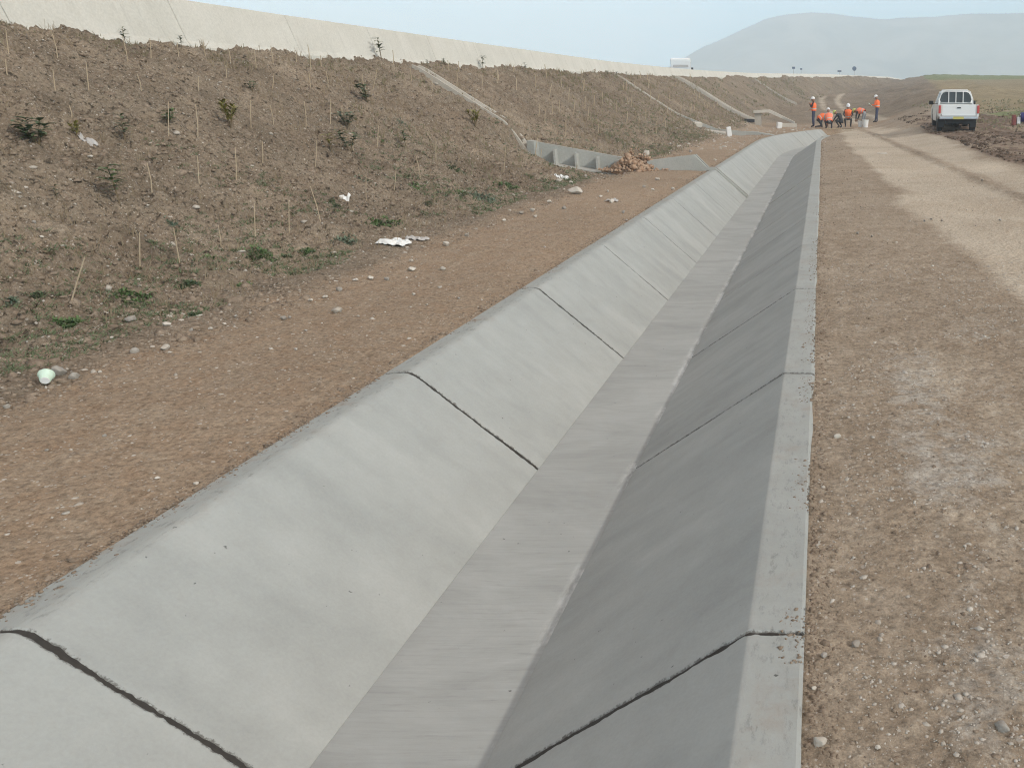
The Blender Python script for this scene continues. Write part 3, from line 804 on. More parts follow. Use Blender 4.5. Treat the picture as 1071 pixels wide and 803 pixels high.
# many small pieces nobody could count
ICO = None
def scatter(name, P, S, mat, flat=(.35, .8)):
    """one mesh of many small lumps"""
    bm = bmesh.new(); bmesh.ops.create_icosphere(bm, subdivisions=1, radius=1)
    bv = np.array([v.co[:] for v in bm.verts]); bf = np.array([[v.index for v in f.verts] for f in bm.faces]); bm.free()
    n = len(P); k = len(bv)
    j = 1 + .95 * (RNG.random((n, k, 1)) - .5)
    v = bv[None] * j
    v = v * np.stack([RNG.uniform(.8, 1.25, n), RNG.uniform(.6, 1, n), RNG.uniform(*flat, n)], -1)[:, None, :]
    a = RNG.uniform(0, 6.28, n); c, s = np.cos(a)[:, None], np.sin(a)[:, None]
    v = np.stack([v[..., 0] * c - v[..., 1] * s, v[..., 0] * s + v[..., 1] * c, v[..., 2]], -1)
    v = v * S[:, None, None] + P[:, None, :] - np.array([0, 0, .15]) * S[:, None, None]
    f = (bf[None] + (np.arange(n) * k)[:, None, None]).reshape(-1, 3)
    me = raw_mesh(name, v.reshape(-1, 3), f)
    return tag(link(name, me, mat), kind='stuff')

def spread(n, y0, y1, fx, keep=None):
    y = y0 * (y1 / y0) ** RNG.random(n); x = fx(y, RNG.random(n))
    m = (x > -1.12 * y - 1) & (x < .3 * y + 2)
    if keep is not None: m &= keep(x, y)
    x, y = x[m], y[m]
    return np.stack([x, y, height(x, y)], -1)

P = spread(42000, 3.2, 60, lambda y, r: -10.1 + 5.6 * r, lambda x, y: fb(x * .8, y * .8, 90, 2) > .38)
S = RNG.lognormal(math.log(.0105), .6, len(P)).clip(.004, .06) * (1 + P[:, 1] / 40)
tag(scatter('soil_clods', P, S, M['clod']), 'loose brown clods of soil all over the embankment slope', 'soil clods')
P = spread(9500, 3.2, 60, lambda y, r: -10.1 + 5.5 * r, lambda x, y: fb(x * .5, y * .5, 91, 2) > .42)
S = RNG.lognormal(math.log(.0058), .6, len(P)).clip(.003, .035) * (1 + P[:, 1] / 40)
tag(scatter('slope_pebbles', P, S, M['pebble']), 'pale stone chips sprinkled over the brown embankment slope', 'stone chips')
P = spread(4200, 2.2, 50, lambda y, r: -5.5 + 1.1 * np.sqrt(r) * 1.0)
S = RNG.lognormal(math.log(.0065), .6, len(P)).clip(.003, .028) * (1 + P[:, 1] / 40)
tag(scatter('toe_rubble', P, S, M['clod']), 'line of earth crumbs and rubble where the slope meets the path', 'rubble')
P = spread(700, 2.2, 50, lambda y, r: -5.4 + 1.0 * r)
S = RNG.lognormal(math.log(.007), .6, len(P)).clip(.003, .026) * (1 + P[:, 1] / 50)
tag(scatter('toe_gravel', P, S, M['pebble']), 'pale gravel mixed into the rubble line at the foot of the slope', 'gravel')
P = spread(2600, 1.6, 45, lambda y, r: -4.7 + 1.88 * r)
S = RNG.lognormal(math.log(.0038), .55, len(P)).clip(.0015, .016) * (1 + P[:, 1] / 30)
tag(scatter('path_gravel', P, S, M['pebble']), 'fine pale grit on the left brown dirt path', 'gravel')
P = spread(9000, 1.2, 45, lambda y, r: RO + .03 + 3.4 * r ** 1.5, lambda x, y: fb(x * 1.2, y * 1.2, 92, 2) > .4)
S = RNG.lognormal(math.log(.0026), .6, len(P)).clip(.001, .012) * (1 + P[:, 1] / 16)
tag(scatter('track_gravel', P, S, M['pebble']), 'pale grit and small stones on the brown ground right of the channel', 'gravel')
P = spread(16000, 1.3, 9, lambda y, r: .1 + 2.2 * r, lambda x, y: fb(x * 1.7 + 5, y * 1.1, 41, 3) > .47)
S = RNG.lognormal(math.log(.0032), .55, len(P)).clip(.0012, .013) * (1 + P[:, 1] / 16)
tag(scatter('pale_gravel', P, S, M['pebble']), 'patches of whitish gravel on the bare ground nearest the viewer on the right', 'gravel')
P = spread(7000, 1.2, 45, lambda y, r: np.where(r < .6, RO + .012 + .10 * (r / .6) ** 2, RO + 2.5 * (r - .6)))
S = RNG.lognormal(math.log(.0036), .6, len(P)).clip(.001, .016) * (1 + P[:, 1] / 20)
tag(scatter('lip_crumbs', P, S, M['clod']), 'crumbs of brown earth along the right lip of the channel', 'soil crumbs')
P = spread(2600, 1.6, 45, lambda y, r: LO - .012 - .12 * r ** 2)
S = RNG.lognormal(math.log(.0055), .6, len(P)).clip(.002, .022) * (1 + P[:, 1] / 25)
tag(scatter('edge_crumbs', P, S, M['clod']), 'crumbs of brown earth along the left lip of the channel', 'soil crumbs')
P = spread(5200, 15, 58, lambda y, r: 4.8 + 9 * r ** 1.4, lambda x, y: fb(x * .9, y * .4, 93, 2) > .45)
S = RNG.lognormal(math.log(.045), .5, len(P)).clip(.015, .16)
tag(scatter('mud_clods', P, S, M['darkclod']), 'dark ploughed up mud clods around the parked pickup', 'mud clods')
P = spread(900, 30, 58, lambda y, r: -5.5 + 5 * r, lambda x, y: (x - xc(y) < LO - .1))
S = RNG.lognormal(math.log(.035), .5, len(P)).clip(.015, .12)
tag(scatter('work_rubble', P, S, M['pebble']), 'pale rubble strewn along the far left edge of the channel', 'rubble')
y_ = 1.3 * (14 / 1.3) ** RNG.random(3600); q_ = RNG.random(3600) ** 2.2; sd_ = RNG.random(3600) < .55
x_ = np.where(sd_, RO - .09 * q_, LO + .11 * q_); k_ = (fb(x_ * 0 + sd_ * 9, y_ * 1.6, 101, 3) > .45) & (x_ > -1.12 * y_ - 1)
P = np.stack([x_, y_, np.full(3600, .001)], -1)[k_]
S = RNG.lognormal(math.log(.0035), .6, len(P)).clip(.0012, .011)
tag(scatter('spilled_crumbs', P, S, M['clod']), 'earth crumbs spilled onto the flat lips of the channel', 'soil crumbs')
# the red-brown heap at the trough
hp = empty('rubble_heap', (-4.62, 21.35, gz(-4.62, 21.35)))
n = 1500; a = RNG.uniform(0, 6.28, n); r_ = np.sqrt(RNG.random(n)) * np.where(RNG.random(n) < .8, .6, 1.0)
hz = (np.clip(1 - r_ / .62, 0, 1) ** .8) * .42 * RNG.uniform(.45, 1.0, n) * (1 + .35 * np.sin(a * 3 + 1))
P = np.stack([r_ * np.cos(a), r_ * np.sin(a) * .75, hz], -1)
o = scatter('heap_rubble', P, RNG.lognormal(math.log(.022), .6, n).clip(.008, .085), M['redstone'], (.6, 1))
o.parent = hp; tag(o, None, None); 
bm = bmesh.new(); lathe(bm, [(.6, -.1), (.5, .0), (.3, .12), (.1, .22), (0, .24)], 16)
for v in bm.verts: v.co.y *= .75
from_bm('heap_core', bm, M['redstone'], hp)
hp.scale = (.95, .95, 1.05); hp.location.z += .04
tag(hp, 'heap of orange brown broken rubble between the two trough pieces', 'rubble heap')

# ------------------------------------------------------------------ plants, stakes
def leaf(bm, base_, dir_, length, width, droop=.25):
    d_ = Vector(dir_).normalized(); s = d_.cross(Vector((0, 0, 1)))
    s = s.normalized() if s.length > .01 else Vector((1, 0, 0))
    up = s.cross(d_); b_ = Vector(base_)
    rows = []
    for t, w in ((0, .15), (.3, 1), (.65, .8), (1, .08)):
        c = b_ + d_ * length * t - Vector((0, 0, 1)) * droop * length * t * t
        rows.append((bm.verts.new(c + s * width * w * .5 + up * width * .12 * w), bm.verts.new(c), bm.verts.new(c - s * width * w * .5 + up * width * .12 * w)))
    for a, b in zip(rows, rows[1:]):
        bm.faces.new((a[0], a[1], b[1], b[0])); bm.faces.new((a[1], a[2], b[2], b[1]))

def seedling(px, py, hpx, label, mat, style='upright', group=None, n=16, stem=True):
    p, t = on_ground(px, py); h = hpx * t / F
    rr = random.Random(int(px * 7 + py))
    root = empty('seedling', p - Vector((0, 0, .02)), rr.uniform(0, 6))
    tag(root, label, 'seedling', group)
    bs, bl = bmesh.new(), bmesh.new()
    nst = {'upright': 1, 'bushy': 5, 'fan': 4}[style]
    for k in range(nst):
        sp = {'upright': .08, 'bushy': .45, 'fan': .3}[style]; a = rr.uniform(0, 6.28)
        tip = Vector((math.cos(a) * sp * h, math.sin(a) * sp * h, h * rr.uniform(.75, 1)))
        tube(bs, [(0, 0, -.02), tip * .5 + Vector((0, 0, h * .06)), tip], [h * .022, h * .016, h * .008], 5)
        for j in range(int(n * 1.5) if nst == 1 else int(n * .75)):
            f_ = rr.uniform(.3, 1) if style != 'upright' else rr.uniform(.35, 1)
            q = tip * f_; b_ = rr.uniform(0, 6.28); e = rr.uniform(.1, .9) if style != 'fan' else rr.uniform(.6, 1.6)
            leaf(bl, q, (math.cos(b_), math.sin(b_), e), h * rr.uniform(.26, .44), h * rr.uniform(.08, .14) * (1.7 if style == 'bushy' else 1), .3)
    from_bm('stem', bs, M['stem'], root); from_bm('foliage', bl, M[mat], root)
    return root

seedling(40, 152, 30, 'dark bushy seedling with drooping leaves, leftmost on the slope', 'leaf_dark', 'bushy', n=18)
seedling(80, 144, 17, 'yellowish feathery tuft seedling behind the grey plastic sheet', 'leaf_yellow', 'fan', n=18)
seedling(131, 148, 28, 'dark spindly upright seedling right of the grey plastic sheet', 'leaf_dark', 'upright', n=18)
seedling(125, 211, 42, 'green broad leafed seedling in two tiers on the open slope', 'leaf_green', 'upright', n=20)
seedling(176, 132, 18, 'small olive seedling standing against a stake', 'leaf_green', 'bushy', n=12)
seedling(241, 132, 26, 'bushy yellow green seedling right of two tall stakes', 'leaf_yellow', 'fan', n=22)
seedling(347, 160, 24, 'dark olive seedling between two leaning stakes', 'leaf_yellow', 'upright', n=16)
seedling(364, 134, 18, 'grey green shrub seedling in the weedy patch', 'leaf_grey', 'bushy', n=16)
seedling(366, 158, 22, 'dark bent seedling just below the grey green shrub', 'leaf_dark', 'bushy', n=12)
seedling(264, 98, 12, 'tiny dark seedling with a bare branch high on the slope', 'leaf_dark', 'bushy', n=8)
seedling(385, 108, 20, 'dark spreading seedling left of the first gutter', 'leaf_dark', 'bushy', n=12)
seedling(425, 155, 20, 'dark green seedling in the weeds below the first gutter', 'leaf_dark', 'upright', n=14)
seedling(497, 132, 20, 'yellow green seedling beside the first gutter', 'leaf_yellow', 'fan', n=14)
seedling(60, 210, 18, 'withered grey seedling on the open slope', 'leaf_dark', 'upright', n=8)
top = [(131, 43, 18, 'dark leafy sapling rising in front of the barrier, tallest of the top row'), (399, 60, 22, 'dark forked sapling in front of a barrier joint'),
       (190, 48, 13, None), (213, 47, 12, None), (236, 49, 10, None), (322, 55, 10, None), (376, 57, 14, None), (448, 67, 8, None), (465, 67, 9, None), (505, 70, 14, None), (550, 73, 8, None), (590, 76, 6, None), (636, 78, 8, None), (645, 79, 7, None), (655, 79, 6, None)]
for px, py, h_, lb in top:
    seedling(px, py + 2, h_, lb or 'small dark sapling with thin leaves planted at the foot of the barrier', 'leaf_dark', 'upright', None if lb else 'saplings along the barrier foot', 14)

# stakes
stake_me = []
for k in range(4):
    rr = random.Random(k); bm = bmesh.new()
    tube(bm, [(0, 0, -.15), (rr.uniform(-.01, .01), rr.uniform(-.01, .01), .4), (rr.uniform(-.02, .02), rr.uniform(-.02, .02), 1)], [.0125, .012, .0095], 6)
    me = bpy.data.meshes.new('planting_stake'); bm.to_mesh(me); bm.free(); me.materials.append(M['stake']); stake_me.append(me)
def stake(p, h, t, tilt=None, label=None):
    o = bpy.data.objects.new('planting_stake', random.choice(stake_me)); COL.objects.link(o)
    w = max(.42, t * .035)
    o.location = p; o.scale = (w, w, h)
    tl = tilt if tilt is not None else random.uniform(-.10, .10)
    o.rotation_euler = (random.uniform(-.1, .1), tl + .13, 0)
    dd = (p.x - float(xb(p.y)))
    row = 'top row below the barrier' if dd < 1.3 else ('upper half of the slope' if dd < 2.6 else ('lower half of the slope' if dd < 4 else 'foot of the slope'))
    wh = 'nearer than the first gutter' if p.y < CH1 else ('between the first and second gutter' if p.y < 42 else 'beyond the second gutter')
    tag(o, label or f'thin pale stake in the {row}, {wh}', 'stake', None if label else f'stakes in the {row}, {wh}')
lab = {(250, 193): 'tallest upright stake standing near the middle of the open slope', (303, 246): 'thick pale stake standing alone low on the slope', (75, 314): 'long bent straw coloured stake leaning right, lowest on the left'}
st = [(9, 55, 22, 0), (8, 80, 15, 0), (60, 60, 22, 0), (58, 95, 20, 0), (93, 95, 28, 0), (134, 66, 26, 0), (158, 62, 20, 0), (187, 60, 14, 0), (215, 60, 16, 0), (241, 66, 14, 0), (268, 70, 16, 0), (286, 68, 18, 0), (325, 75, 26, 0), (310, 66, 10, 0), (336, 70, 10, 0),
      (148, 96, 16, 0), (208, 97, 16, 0), (237, 83, 12, .1), (285, 92, 14, .15), (325, 92, 12, 0), (343, 92, 16, 0), (207, 144, 32, 0), (177, 144, 34, .05), (263, 134, 26, 0), (286, 131, 20, 0), (76, 127, 12, 0), (320, 132, 24, 0), (346, 130, 24, 0), (358, 130, 18, 0),
      (159, 202, 30, 0), (209, 195, 28, 0), (248, 192, 32, .02), (275, 172, 22, .03), (330, 175, 26, .12), (335, 232, 36, -.22), (303, 246, 34, 0), (383, 210, 28, .05), (370, 160, 20, 0), (395, 155, 22, .05), (75, 314, 50, .33), (147, 280, 36, .15), (188, 275, 36, 0), (231, 258, 22, .04),
      (268, 252, 34, 0), (412, 200, 24, .1), (440, 190, 24, -.1), (456, 168, 22, .05), (527, 180, 24, .08), (560, 165, 20, .1), (390, 95, 22, .25), (380, 95, 16, 0), (412, 70, 14, 0), (430, 85, 12, 0), (452, 96, 14, 0), (478, 90, 14, .05), (505, 92, 12, 0), (520, 88, 10, 0), (480, 76, 10, 0),
      (540, 95, 12, 0), (560, 90, 12, 0), (575, 100, 12, .1), (595, 105, 12, 0), (610, 95, 10, 0), (615, 128, 14, 0), (600, 120, 14, .1), (585, 118, 12, 0), (570, 130, 14, 0), (630, 110, 12, 0), (645, 120, 12, 0), (660, 112, 10, 0), (655, 95, 9, 0), (680, 105, 10, 0), (675, 125, 10, 0)]
for px, py, h_, tl in st:
    p, t = on_ground(px, py); stake(p, h_ * t / F, t, tl, lab.get((px, py)))
for k in range(60):
    y = 20 * (75 / 20) ** random.random(); row = random.choice((.7, 1.5, 2.4, 3.3, 4.1))
    x = float(xb(y)) + row + random.uniform(-.15, .15)
    if abs(y - CH1) < .5 or abs(y - 42) < .6 or abs(y - 60) < 1: continue
    stake(Vector((x, y, gz(x, y))), random.uniform(.25, .45), y)

# weeds
def weed(px, py, wpx, label, mat, group=None, n=60):
    p, t = on_ground(px, py); r = wpx * t / F / 2; rr = random.Random(int(px * 3 + py))
    bm = bmesh.new()
    for k in range(int(n * 2.4)):
        a = rr.uniform(0, 6.28); q = r * math.sqrt(rr.random()) * rr.uniform(.5, 1.0)
        x, y = q * math.cos(a), q * math.sin(a)
        z = gz(p.x + x, p.y + y) - p.z
        b_ = rr.uniform(0, 6.28)
        leaf(bm, (x, y, z - .005), (math.cos(b_), math.sin(b_), rr.uniform(.5, 2.2)), rr.uniform(.05, .11) * (.55 + r * 2.2), rr.uniform(.010, .024) * (.55 + r * 2.2), .45)
    o = from_bm('weed_clump', bm, M[mat]); o.location = p
    return tag(o, label, 'weeds', group)
weed(72, 342, 26, 'compact bright green weed clump above the mint green pot', 'leaf_green', n=130)
weed(141, 314, 34, 'wide ragged weed clump with grey green leaves low on the slope', 'leaf_green', n=110)
weed(197, 297, 26, 'dark weed clump right of the wide ragged one', 'leaf_dark', n=70)
weed(222, 271, 16, 'small fresh green weed clump at the base of a stake', 'leaf_green', n=50)
weed(272, 265, 30, 'spreading weed clump below the bare slope middle', 'leaf_green', n=90)
weed(322, 262, 18, 'short vivid green weed clump near the thick pale stake', 'leaf_green', n=60)
weed(362, 255, 30, 'grey green weed clump left of the crumpled plastic', 'leaf_grey', n=100)
weed(402, 236, 40, 'broad green weed clump just above the crumpled plastic', 'leaf_green', n=140)
weed(380, 190, 24, 'faint green weed clump high above the crumpled plastic', 'leaf_grey', n=50)
weed(477, 178, 26, 'olive weed clump left of the baffled trough', 'leaf_dark', n=60)
weed(505, 205, 40, 'long pale green weed clump on the slope foot before the trough', 'leaf_grey', n=110)
weed(530, 193, 34, 'bright green weed clump on the slope foot nearest the trough', 'leaf_green', n=110)
weed(437, 196, 26, 'thin weed clump between two leaning stakes', 'leaf_green', n=50)
for px, py, w in ((12, 318, 18), (40, 312, 16), (205, 330, 14), (255, 300, 16), (300, 268, 12), (450, 215, 18), (480, 200, 18), (555, 185, 16), (395, 140, 18), (420, 130, 14), (350, 215, 12), (180, 235, 14)):
    weed(px, py, w, 'small scattered weed clump on the lower slope', random.choice(['leaf_green', 'leaf_grey', 'leaf_dark']), 'small weeds on the lower slope', 45)

def blades(name, P, hgt, mat, label, wid=.006, k=3, ln_=(.05, .7)):
    n = len(P)
    a = RNG.uniform(0, 6.28, (n, k)); ln = hgt[:, None] * RNG.uniform(.5, 1.1, (n, k)); lean = RNG.uniform(*ln_, (n, k))
    b = P[:, None, :] + np.stack([RNG.normal(0, .02, (n, k)), RNG.normal(0, .02, (n, k)), np.zeros((n, k)) - .01], -1)
    tip = b + np.stack([np.cos(a) * lean * ln, np.sin(a) * lean * ln, ln], -1)
    w = (wid * (1 + P[:, 1] / 12))[:, None]
    s = np.stack([np.ones((n, k)) * w, np.zeros((n, k)), np.zeros((n, k))], -1)
    v = np.stack([b - s, b + s, tip + s * .3, tip - s * .3], 2).reshape(-1, 3)
    q = np.arange(len(v)).reshape(-1, 4)
    return tag(link(name, raw_mesh(name, v, q), mat), label, 'grass', kind='stuff')
P = spread(3000, 6, 60, lambda y, r: -10.0 + 5.0 * r, lambda x, y: fb(x * .7, y * .5, 95, 2) > .5 - .0022 * y)
blades('dry_grass', P, RNG.uniform(.04, .14, len(P)) * (1 + P[:, 1] / 70), M['straw'], 'thin dry straw coloured grass scattered on the slope', .0022)
P = spread(5000, 15, 120, lambda y, r: xb(y) + .5 + 5.0 * r, lambda x, y: fb(x * .7, y * .4, 96, 2) > .52)
blades('slope_grass', P, RNG.uniform(.03, .11, len(P)) * (1 + P[:, 1] / 80), M['drygreen'], 'sparse grey green grass on the farther embankment slope', .0035)
P = spread(2500, 4, 60, lambda y, r: xb(y) + .25 + .5 * r, lambda x, y: fb(x * 1.0, y * .9, 97, 2) > .5)
blades('rim_grass', P, RNG.uniform(.02, .07, len(P)), M['drygreen'], 'dull low grass along the foot of the barrier', .003)
P = spread(12000, 4, 40, lambda y, r: -8.0 + 3.0 * np.sqrt(r), lambda x, y: fb(x * .9, y * .6, 99, 3) > .52 - .003 * y)
blades('low_weeds', P, RNG.uniform(.012, .04, len(P)), M['leaf_soft'], 'thin low green growth along the lower part of the slope', .0035, 6, (.6, 2.2))
P = spread(1800, 40, 70, lambda y, r: 7 + 12 * r, lambda x, y: fb(x * .6, y * .6, 98, 2) > .48)
blades('field_weeds', P, RNG.uniform(.05, .16, len(P)), M['drygreen'], 'grey green weeds among the clods right of the pickup', .006)

# ------------------------------------------------------------------ litter
def crumple(name, px, py, w, hgt, label, mat, cat, seed, rz=0, flat=1.0):
    p, t = on_ground(px, py); sx = w * t / F; sy = hgt * t / F
    N_ = 15; vs = []
    for i in range(N_):
        for j in range(N_):
            a, b = i / (N_ - 1) * 2 - 1, j / (N_ - 1) * 2 - 1
            r_ = .75 + .5 * float(vn(a * 1.6 + seed, b * 1.6, seed))
            x, y = a * sx / 2 * r_, b * sy * 1.1 * r_
            zz_ = (float(np.abs(vn(a * 2.6 + seed, b * 2.6, seed + 1) - .5)) * 1.3 + .25 * float(vn(a * 6, b * 6, seed + 2))) * sy * flat * (1 - .5 * max(abs(a), abs(b)) ** 3)
            vs.append((p.x + x, p.y + y, gz(p.x + x, p.y + y) + zz_ + .004))
    q = [(i * N_ + j, i * N_ + j + 1, (i + 1) * N_ + j + 1, (i + 1) * N_ + j) for i in range(N_ - 1) for j in range(N_ - 1)]
    me = bpy.data.meshes.new(name); me.from_pydata([(x - p.x, y - p.y, z - p.z) for x, y, z in vs], [], q); me.update()
    o = link(name, me, M[mat]); o.location = p
    md = o.modifiers.new('thick', 'SOLIDIFY'); md.thickness = .004
    return tag(o, label, cat)
crumple('plastic_bag', 412, 256, 25, 10, 'crumpled bright white plastic bag at the foot of the slope', 'plastic', 'plastic bag', 3)
crumple('plastic_scrap', 436, 251, 19, 6, 'dull torn plastic scrap right beside the white bag', 'film', 'plastic scrap', 5)
crumple('plastic_sheet', 91, 147, 17, 4, 'grey white plastic sheet crumpled on the upper slope under a yellow tuft', 'film', 'plastic sheet', 8, flat=.5)
crumple('paper_scrap', 362, 211, 8, 3, 'small white paper scrap on the slope above the weeds', 'plastic', 'paper scrap', 12)
crumple('plastic_strip', 1005 - 82, 161 + 0, 11, 2, 'thin white plastic strip lying on the wheel track', 'plastic', 'plastic strip', 15, flat=.4)
crumple('plastic_wrap', 640, 211, 13, 4, 'dirty pale plastic wrap lying on the dirt path', 'film', 'plastic wrap', 17)
crumple('paper_shred', 587, 187, 13, 3, 'white paper shred in the rubble before the trough', 'plastic', 'paper scrap', 19)
# mint green pot lying on its side
p, t = on_ground(49, 404)
pot = empty('plant_pot', p + Vector((0, 0, .055)), rot=Vector((-.5, .8, .28)).to_track_quat('Z', 'Y').to_euler())
tag(pot, 'mint green plastic pot lying on its side at the foot of the slope', 'pot')
bm = bmesh.new(); lathe(bm, [(.0, .0), (.042, .0), (.044, .01), (.062, .105), (.068, .105), (.068, .118), (.058, .118), (.042, .012), (.0, .012)], 24)
from_bm('pot_shell', bm, M['mint'], pot, True)
bm = bmesh.new(); lathe(bm, [(0, -.006), (.036, -.006), (.038, -.001), (0, -.001)], 24); from_bm('pot_base', bm, M['plastic'], pot)
pot.scale = (.6, .6, .6); pot.location.z -= .018

# ------------------------------------------------------------------ pickup
tk = empty('pickup_truck', (0, 0, 0)); tag(tk, 'white double cab pickup parked on the right, seen from behind', 'pickup truck')
tk.location = (5.90, 38.2, 0); tk.location.z = gz(5.9, 38.2) * 0 + .30; tk.rotation_euler = (0, 0, R(-3.2))
W = .86
def arch(cy, r, z0, n=9): return [(cy + r * math.cos(math.pi * k / n), z0 + r * math.sin(math.pi * k / n)) for k in range(n, -1, -1)]
side = [(0.0, .62), (.62, .55)] + arch(1.12, .47, .5) + [(1.7, .42), (3.55, .42)] + arch(4.1, .46, .5) + [(4.62, .45), (5.02, .5), (5.08, .75), (5.0, .98), (3.85, 1.13), (0.02, 1.13)]
for s in (-1, 1):
    bm = bmesh.new(); prism(bm, side, (s * W, s * (W - .09)), 'X')
    bmesh.ops.bevel(bm, geom=[e for e in bm.edges if all(abs(abs(v.co.x) - W) < 1e-4 for v in e.verts)], offset=.025, segments=2, affect='EDGES')
    from_bm('body_side', bm, M['white'] if s > 0 else M['greyed'], tk)  # side away from the sun is painted darker, its shade put in the colour
bm = bmesh.new(); box(bm, (0, .85 + .0, .66), (2 * W - .2, 1.5, .06)); box(bm, (0, 1.62, .9), (2 * W - .2, .05, .5)); from_bm('cargo_bed', bm, M['greyed'], tk)
bm = bmesh.new(); box(bm, (0, 3.3, .8), (2 * W - .19, 3.2, .5)); from_bm('body_core', bm, M['white'], tk)
bm = bmesh.new(); prism(bm, [(3.9, 1.05), (4.98, .95), (5.04, .6), (3.9, .6)], (-W + .1, W - .1), 'X'); from_bm('bonnet', bm, M['white'], tk)
# cab greenhouse: tapered
bm = bmesh.new()
lo4 = [(-.80, 1.62, 1.10), (.80, 1.62, 1.10), (.80, 3.95, 1.10), (-.80, 3.95, 1.10)]
hi4 = [(-.61, 1.80, 1.76), (.61, 1.80, 1.76), (.61, 3.15, 1.76), (-.61, 3.15, 1.76)]
a = [bm.verts.new(p) for p in lo4]; b = [bm.verts.new(p) for p in hi4]
bm.faces.new(a[::-1]); bm.faces.new(b)
for k in range(4): bm.faces.new((a[k], a[(k + 1) % 4], b[(k + 1) % 4], b[k]))
bmesh.ops.bevel(bm, geom=list(bm.edges), offset=.08, segments=3, affect='EDGES')
from_bm('cab', bm, M['white'], tk, True)
def quad_plate(name, pts, mat, n_off, parent, thick=.012):
    bm = bmesh.new(); n_ = Vector(n_off)
    v = [bm.verts.new(Vector(p) + n_) for p in pts]; w = [bm.verts.new(Vector(p) - n_.normalized() * thick) for p in pts]
    bm.faces.new(v); bm.faces.new(w[::-1])
    for k in range(len(v)): bm.faces.new((v[k], w[k], w[(k + 1) % len(v)], v[(k + 1) % len(v)]))
    return from_bm(name, bm, mat, parent)
def rearpt(x, z, off=0): return (x, 1.62 + (z - 1.10) / .66 * .18 - off, z)
rw = quad_plate('rear_window', [rearpt(x, z) for x, z in ((-.66, 1.22), (-.70, 1.32), (-.66, 1.5), (-.57, 1.62), (-.45, 1.66), (.45, 1.66), (.57, 1.62), (.66, 1.5), (.70, 1.32), (.66, 1.22))], M['glass'], (0, -.006, .001), tk)
for x in (-.32, 0, .32):
    bm = bmesh.new(); tube(bm, [rearpt(x, 1.18, .06), rearpt(x, 1.68, .06)], .017, 8); from_bm('window_bar', bm, M['white'], tk)
bm = bmesh.new(); tube(bm, [(-.76, 1.55, 1.1), (-.74, 1.58, 1.35), (-.62, 1.66, 1.66), (-.45, 1.70, 1.73), (.45, 1.70, 1.73), (.62, 1.66, 1.66), (.74, 1.58, 1.35), (.76, 1.55, 1.1)], .026, 8); from_bm('rack_hoop', bm, M['white'], tk)
for s in (-1, 1):
    def sp(y, z): return (s * (.80 - (z - 1.10) / .66 * .19), y, z)
    quad_plate('side_window', [sp(1.85, 1.2), sp(1.93, 1.62), sp(2.5, 1.64), sp(2.5, 1.2)], M['glass'], (s * .006, 0, .002), tk)
    quad_plate('side_window', [sp(2.6, 1.2), sp(2.6, 1.64), sp(3.05, 1.64), sp(3.55, 1.2)], M['glass'], (s * .006, 0, .002), tk)
    tl_ = from_bm('tail_light', B((s * (W - .035), -.002, .93), (.10, .10, .33), None, .02), M['redlens'], tk)
    mr = from_bm('mirror', B((s * (W + .12), 3.35, 1.2), (.20, .10, .17), None, .03), M['black'], tk)
    bm = bmesh.new(); tube(bm, [(s * (W - .06), 3.4, 1.12), (s * (W + .05), 3.37, 1.16)], .02); from_bm('mirror_arm', bm, M['black'], mr)
    from_bm('mudflap', B((s * .70, .58, .36), (.26, .015, .36)), M['black'], tk)
quad_plate('windscreen', [(-.72, 3.86, 1.2), (.72, 3.86, 1.2), (.58, 3.25, 1.68), (-.58, 3.25, 1.68)], M['glass'], (0, .03, .03), tk)
tg = from_bm('tailgate', B((0, .02, .895), (2 * W - .26, .07, .46), None, .02), M['white'], tk)
from_bm('handle', B((0, -.025, 1.0), (.16, .03, .05), None, .01), M['black'], tg)
from_bm('rear_bumper', B((0, -.07, .59), (2 * W - .06, .14, .12), None, .03), M['steel'], tk)
lp = from_bm('licence_plate', B((-.02, -.155, .585), (.46, .012, .105)), M['plate'], tk)
from_bm('chassis', B((0, 2.4, .46), (1.15, 4.4, .22)), M['black'], tk)
bm = bmesh.new(); tube(bm, [(-.7, 1.12, .36), (.7, 1.12, .36)], .06, 8); g = bmesh.ops.create_uvsphere(bm, u_segments=12, v_segments=8, radius=.17, matrix=Matrix.Translation((0, 1.12, .36))); from_bm('rear_axle', bm, M['black'], tk)
for s in (-1, 1):
    for y in (1.12, 4.1):
        mt = Matrix.Translation((s * .73, y, .355)) @ Matrix.Rotation(R(90), 4, 'Y')
        bm = bmesh.new(); lathe(bm, [(.2, -.1), (.33, -.115), (.36, -.07), (.36, .07), (.33, .115), (.2, .1)], 24, mt); wh = from_bm('wheel', bm, M['rubber'], tk, False)
        bm = bmesh.new(); lathe(bm, [(0, -.09 if s < 0 else .05), (.19, -.09 if s < 0 else .05), (.205, -.04 if s < 0 else .09), (0, -.05 if s < 0 else .09)], 20, mt); from_bm('rim', bm, M['steel'], wh)

# ------------------------------------------------------------------ people
def skin_mesh(name, verts, edges, rad, sub=2, root=0):
    me = bpy.data.meshes.new(name); me.from_pydata(verts, edges, []); o = bpy.data.objects.new(name, me); COL.objects.link(o)
    md = o.modifiers.new('skin', 'SKIN'); md.use_smooth_shade = True
    sv = me.skin_vertices[0].data
    for i, r_ in enumerate(rad):
        sv[i].radius = (r_, r_) if not isinstance(r_, tuple) else r_
        sv[i].use_root = (i == root)
    sd = o.modifiers.new('sub', 'SUBSURF'); sd.levels = sub; sd.render_levels = sub
    dg = bpy.context.evaluated_depsgraph_get(); dg.update()
    out = bpy.data.meshes.new_from_object(o.evaluated_get(dg)); out.name = name
    bpy.data.objects.remove(o); bpy.data.meshes.remove(me)
    return out

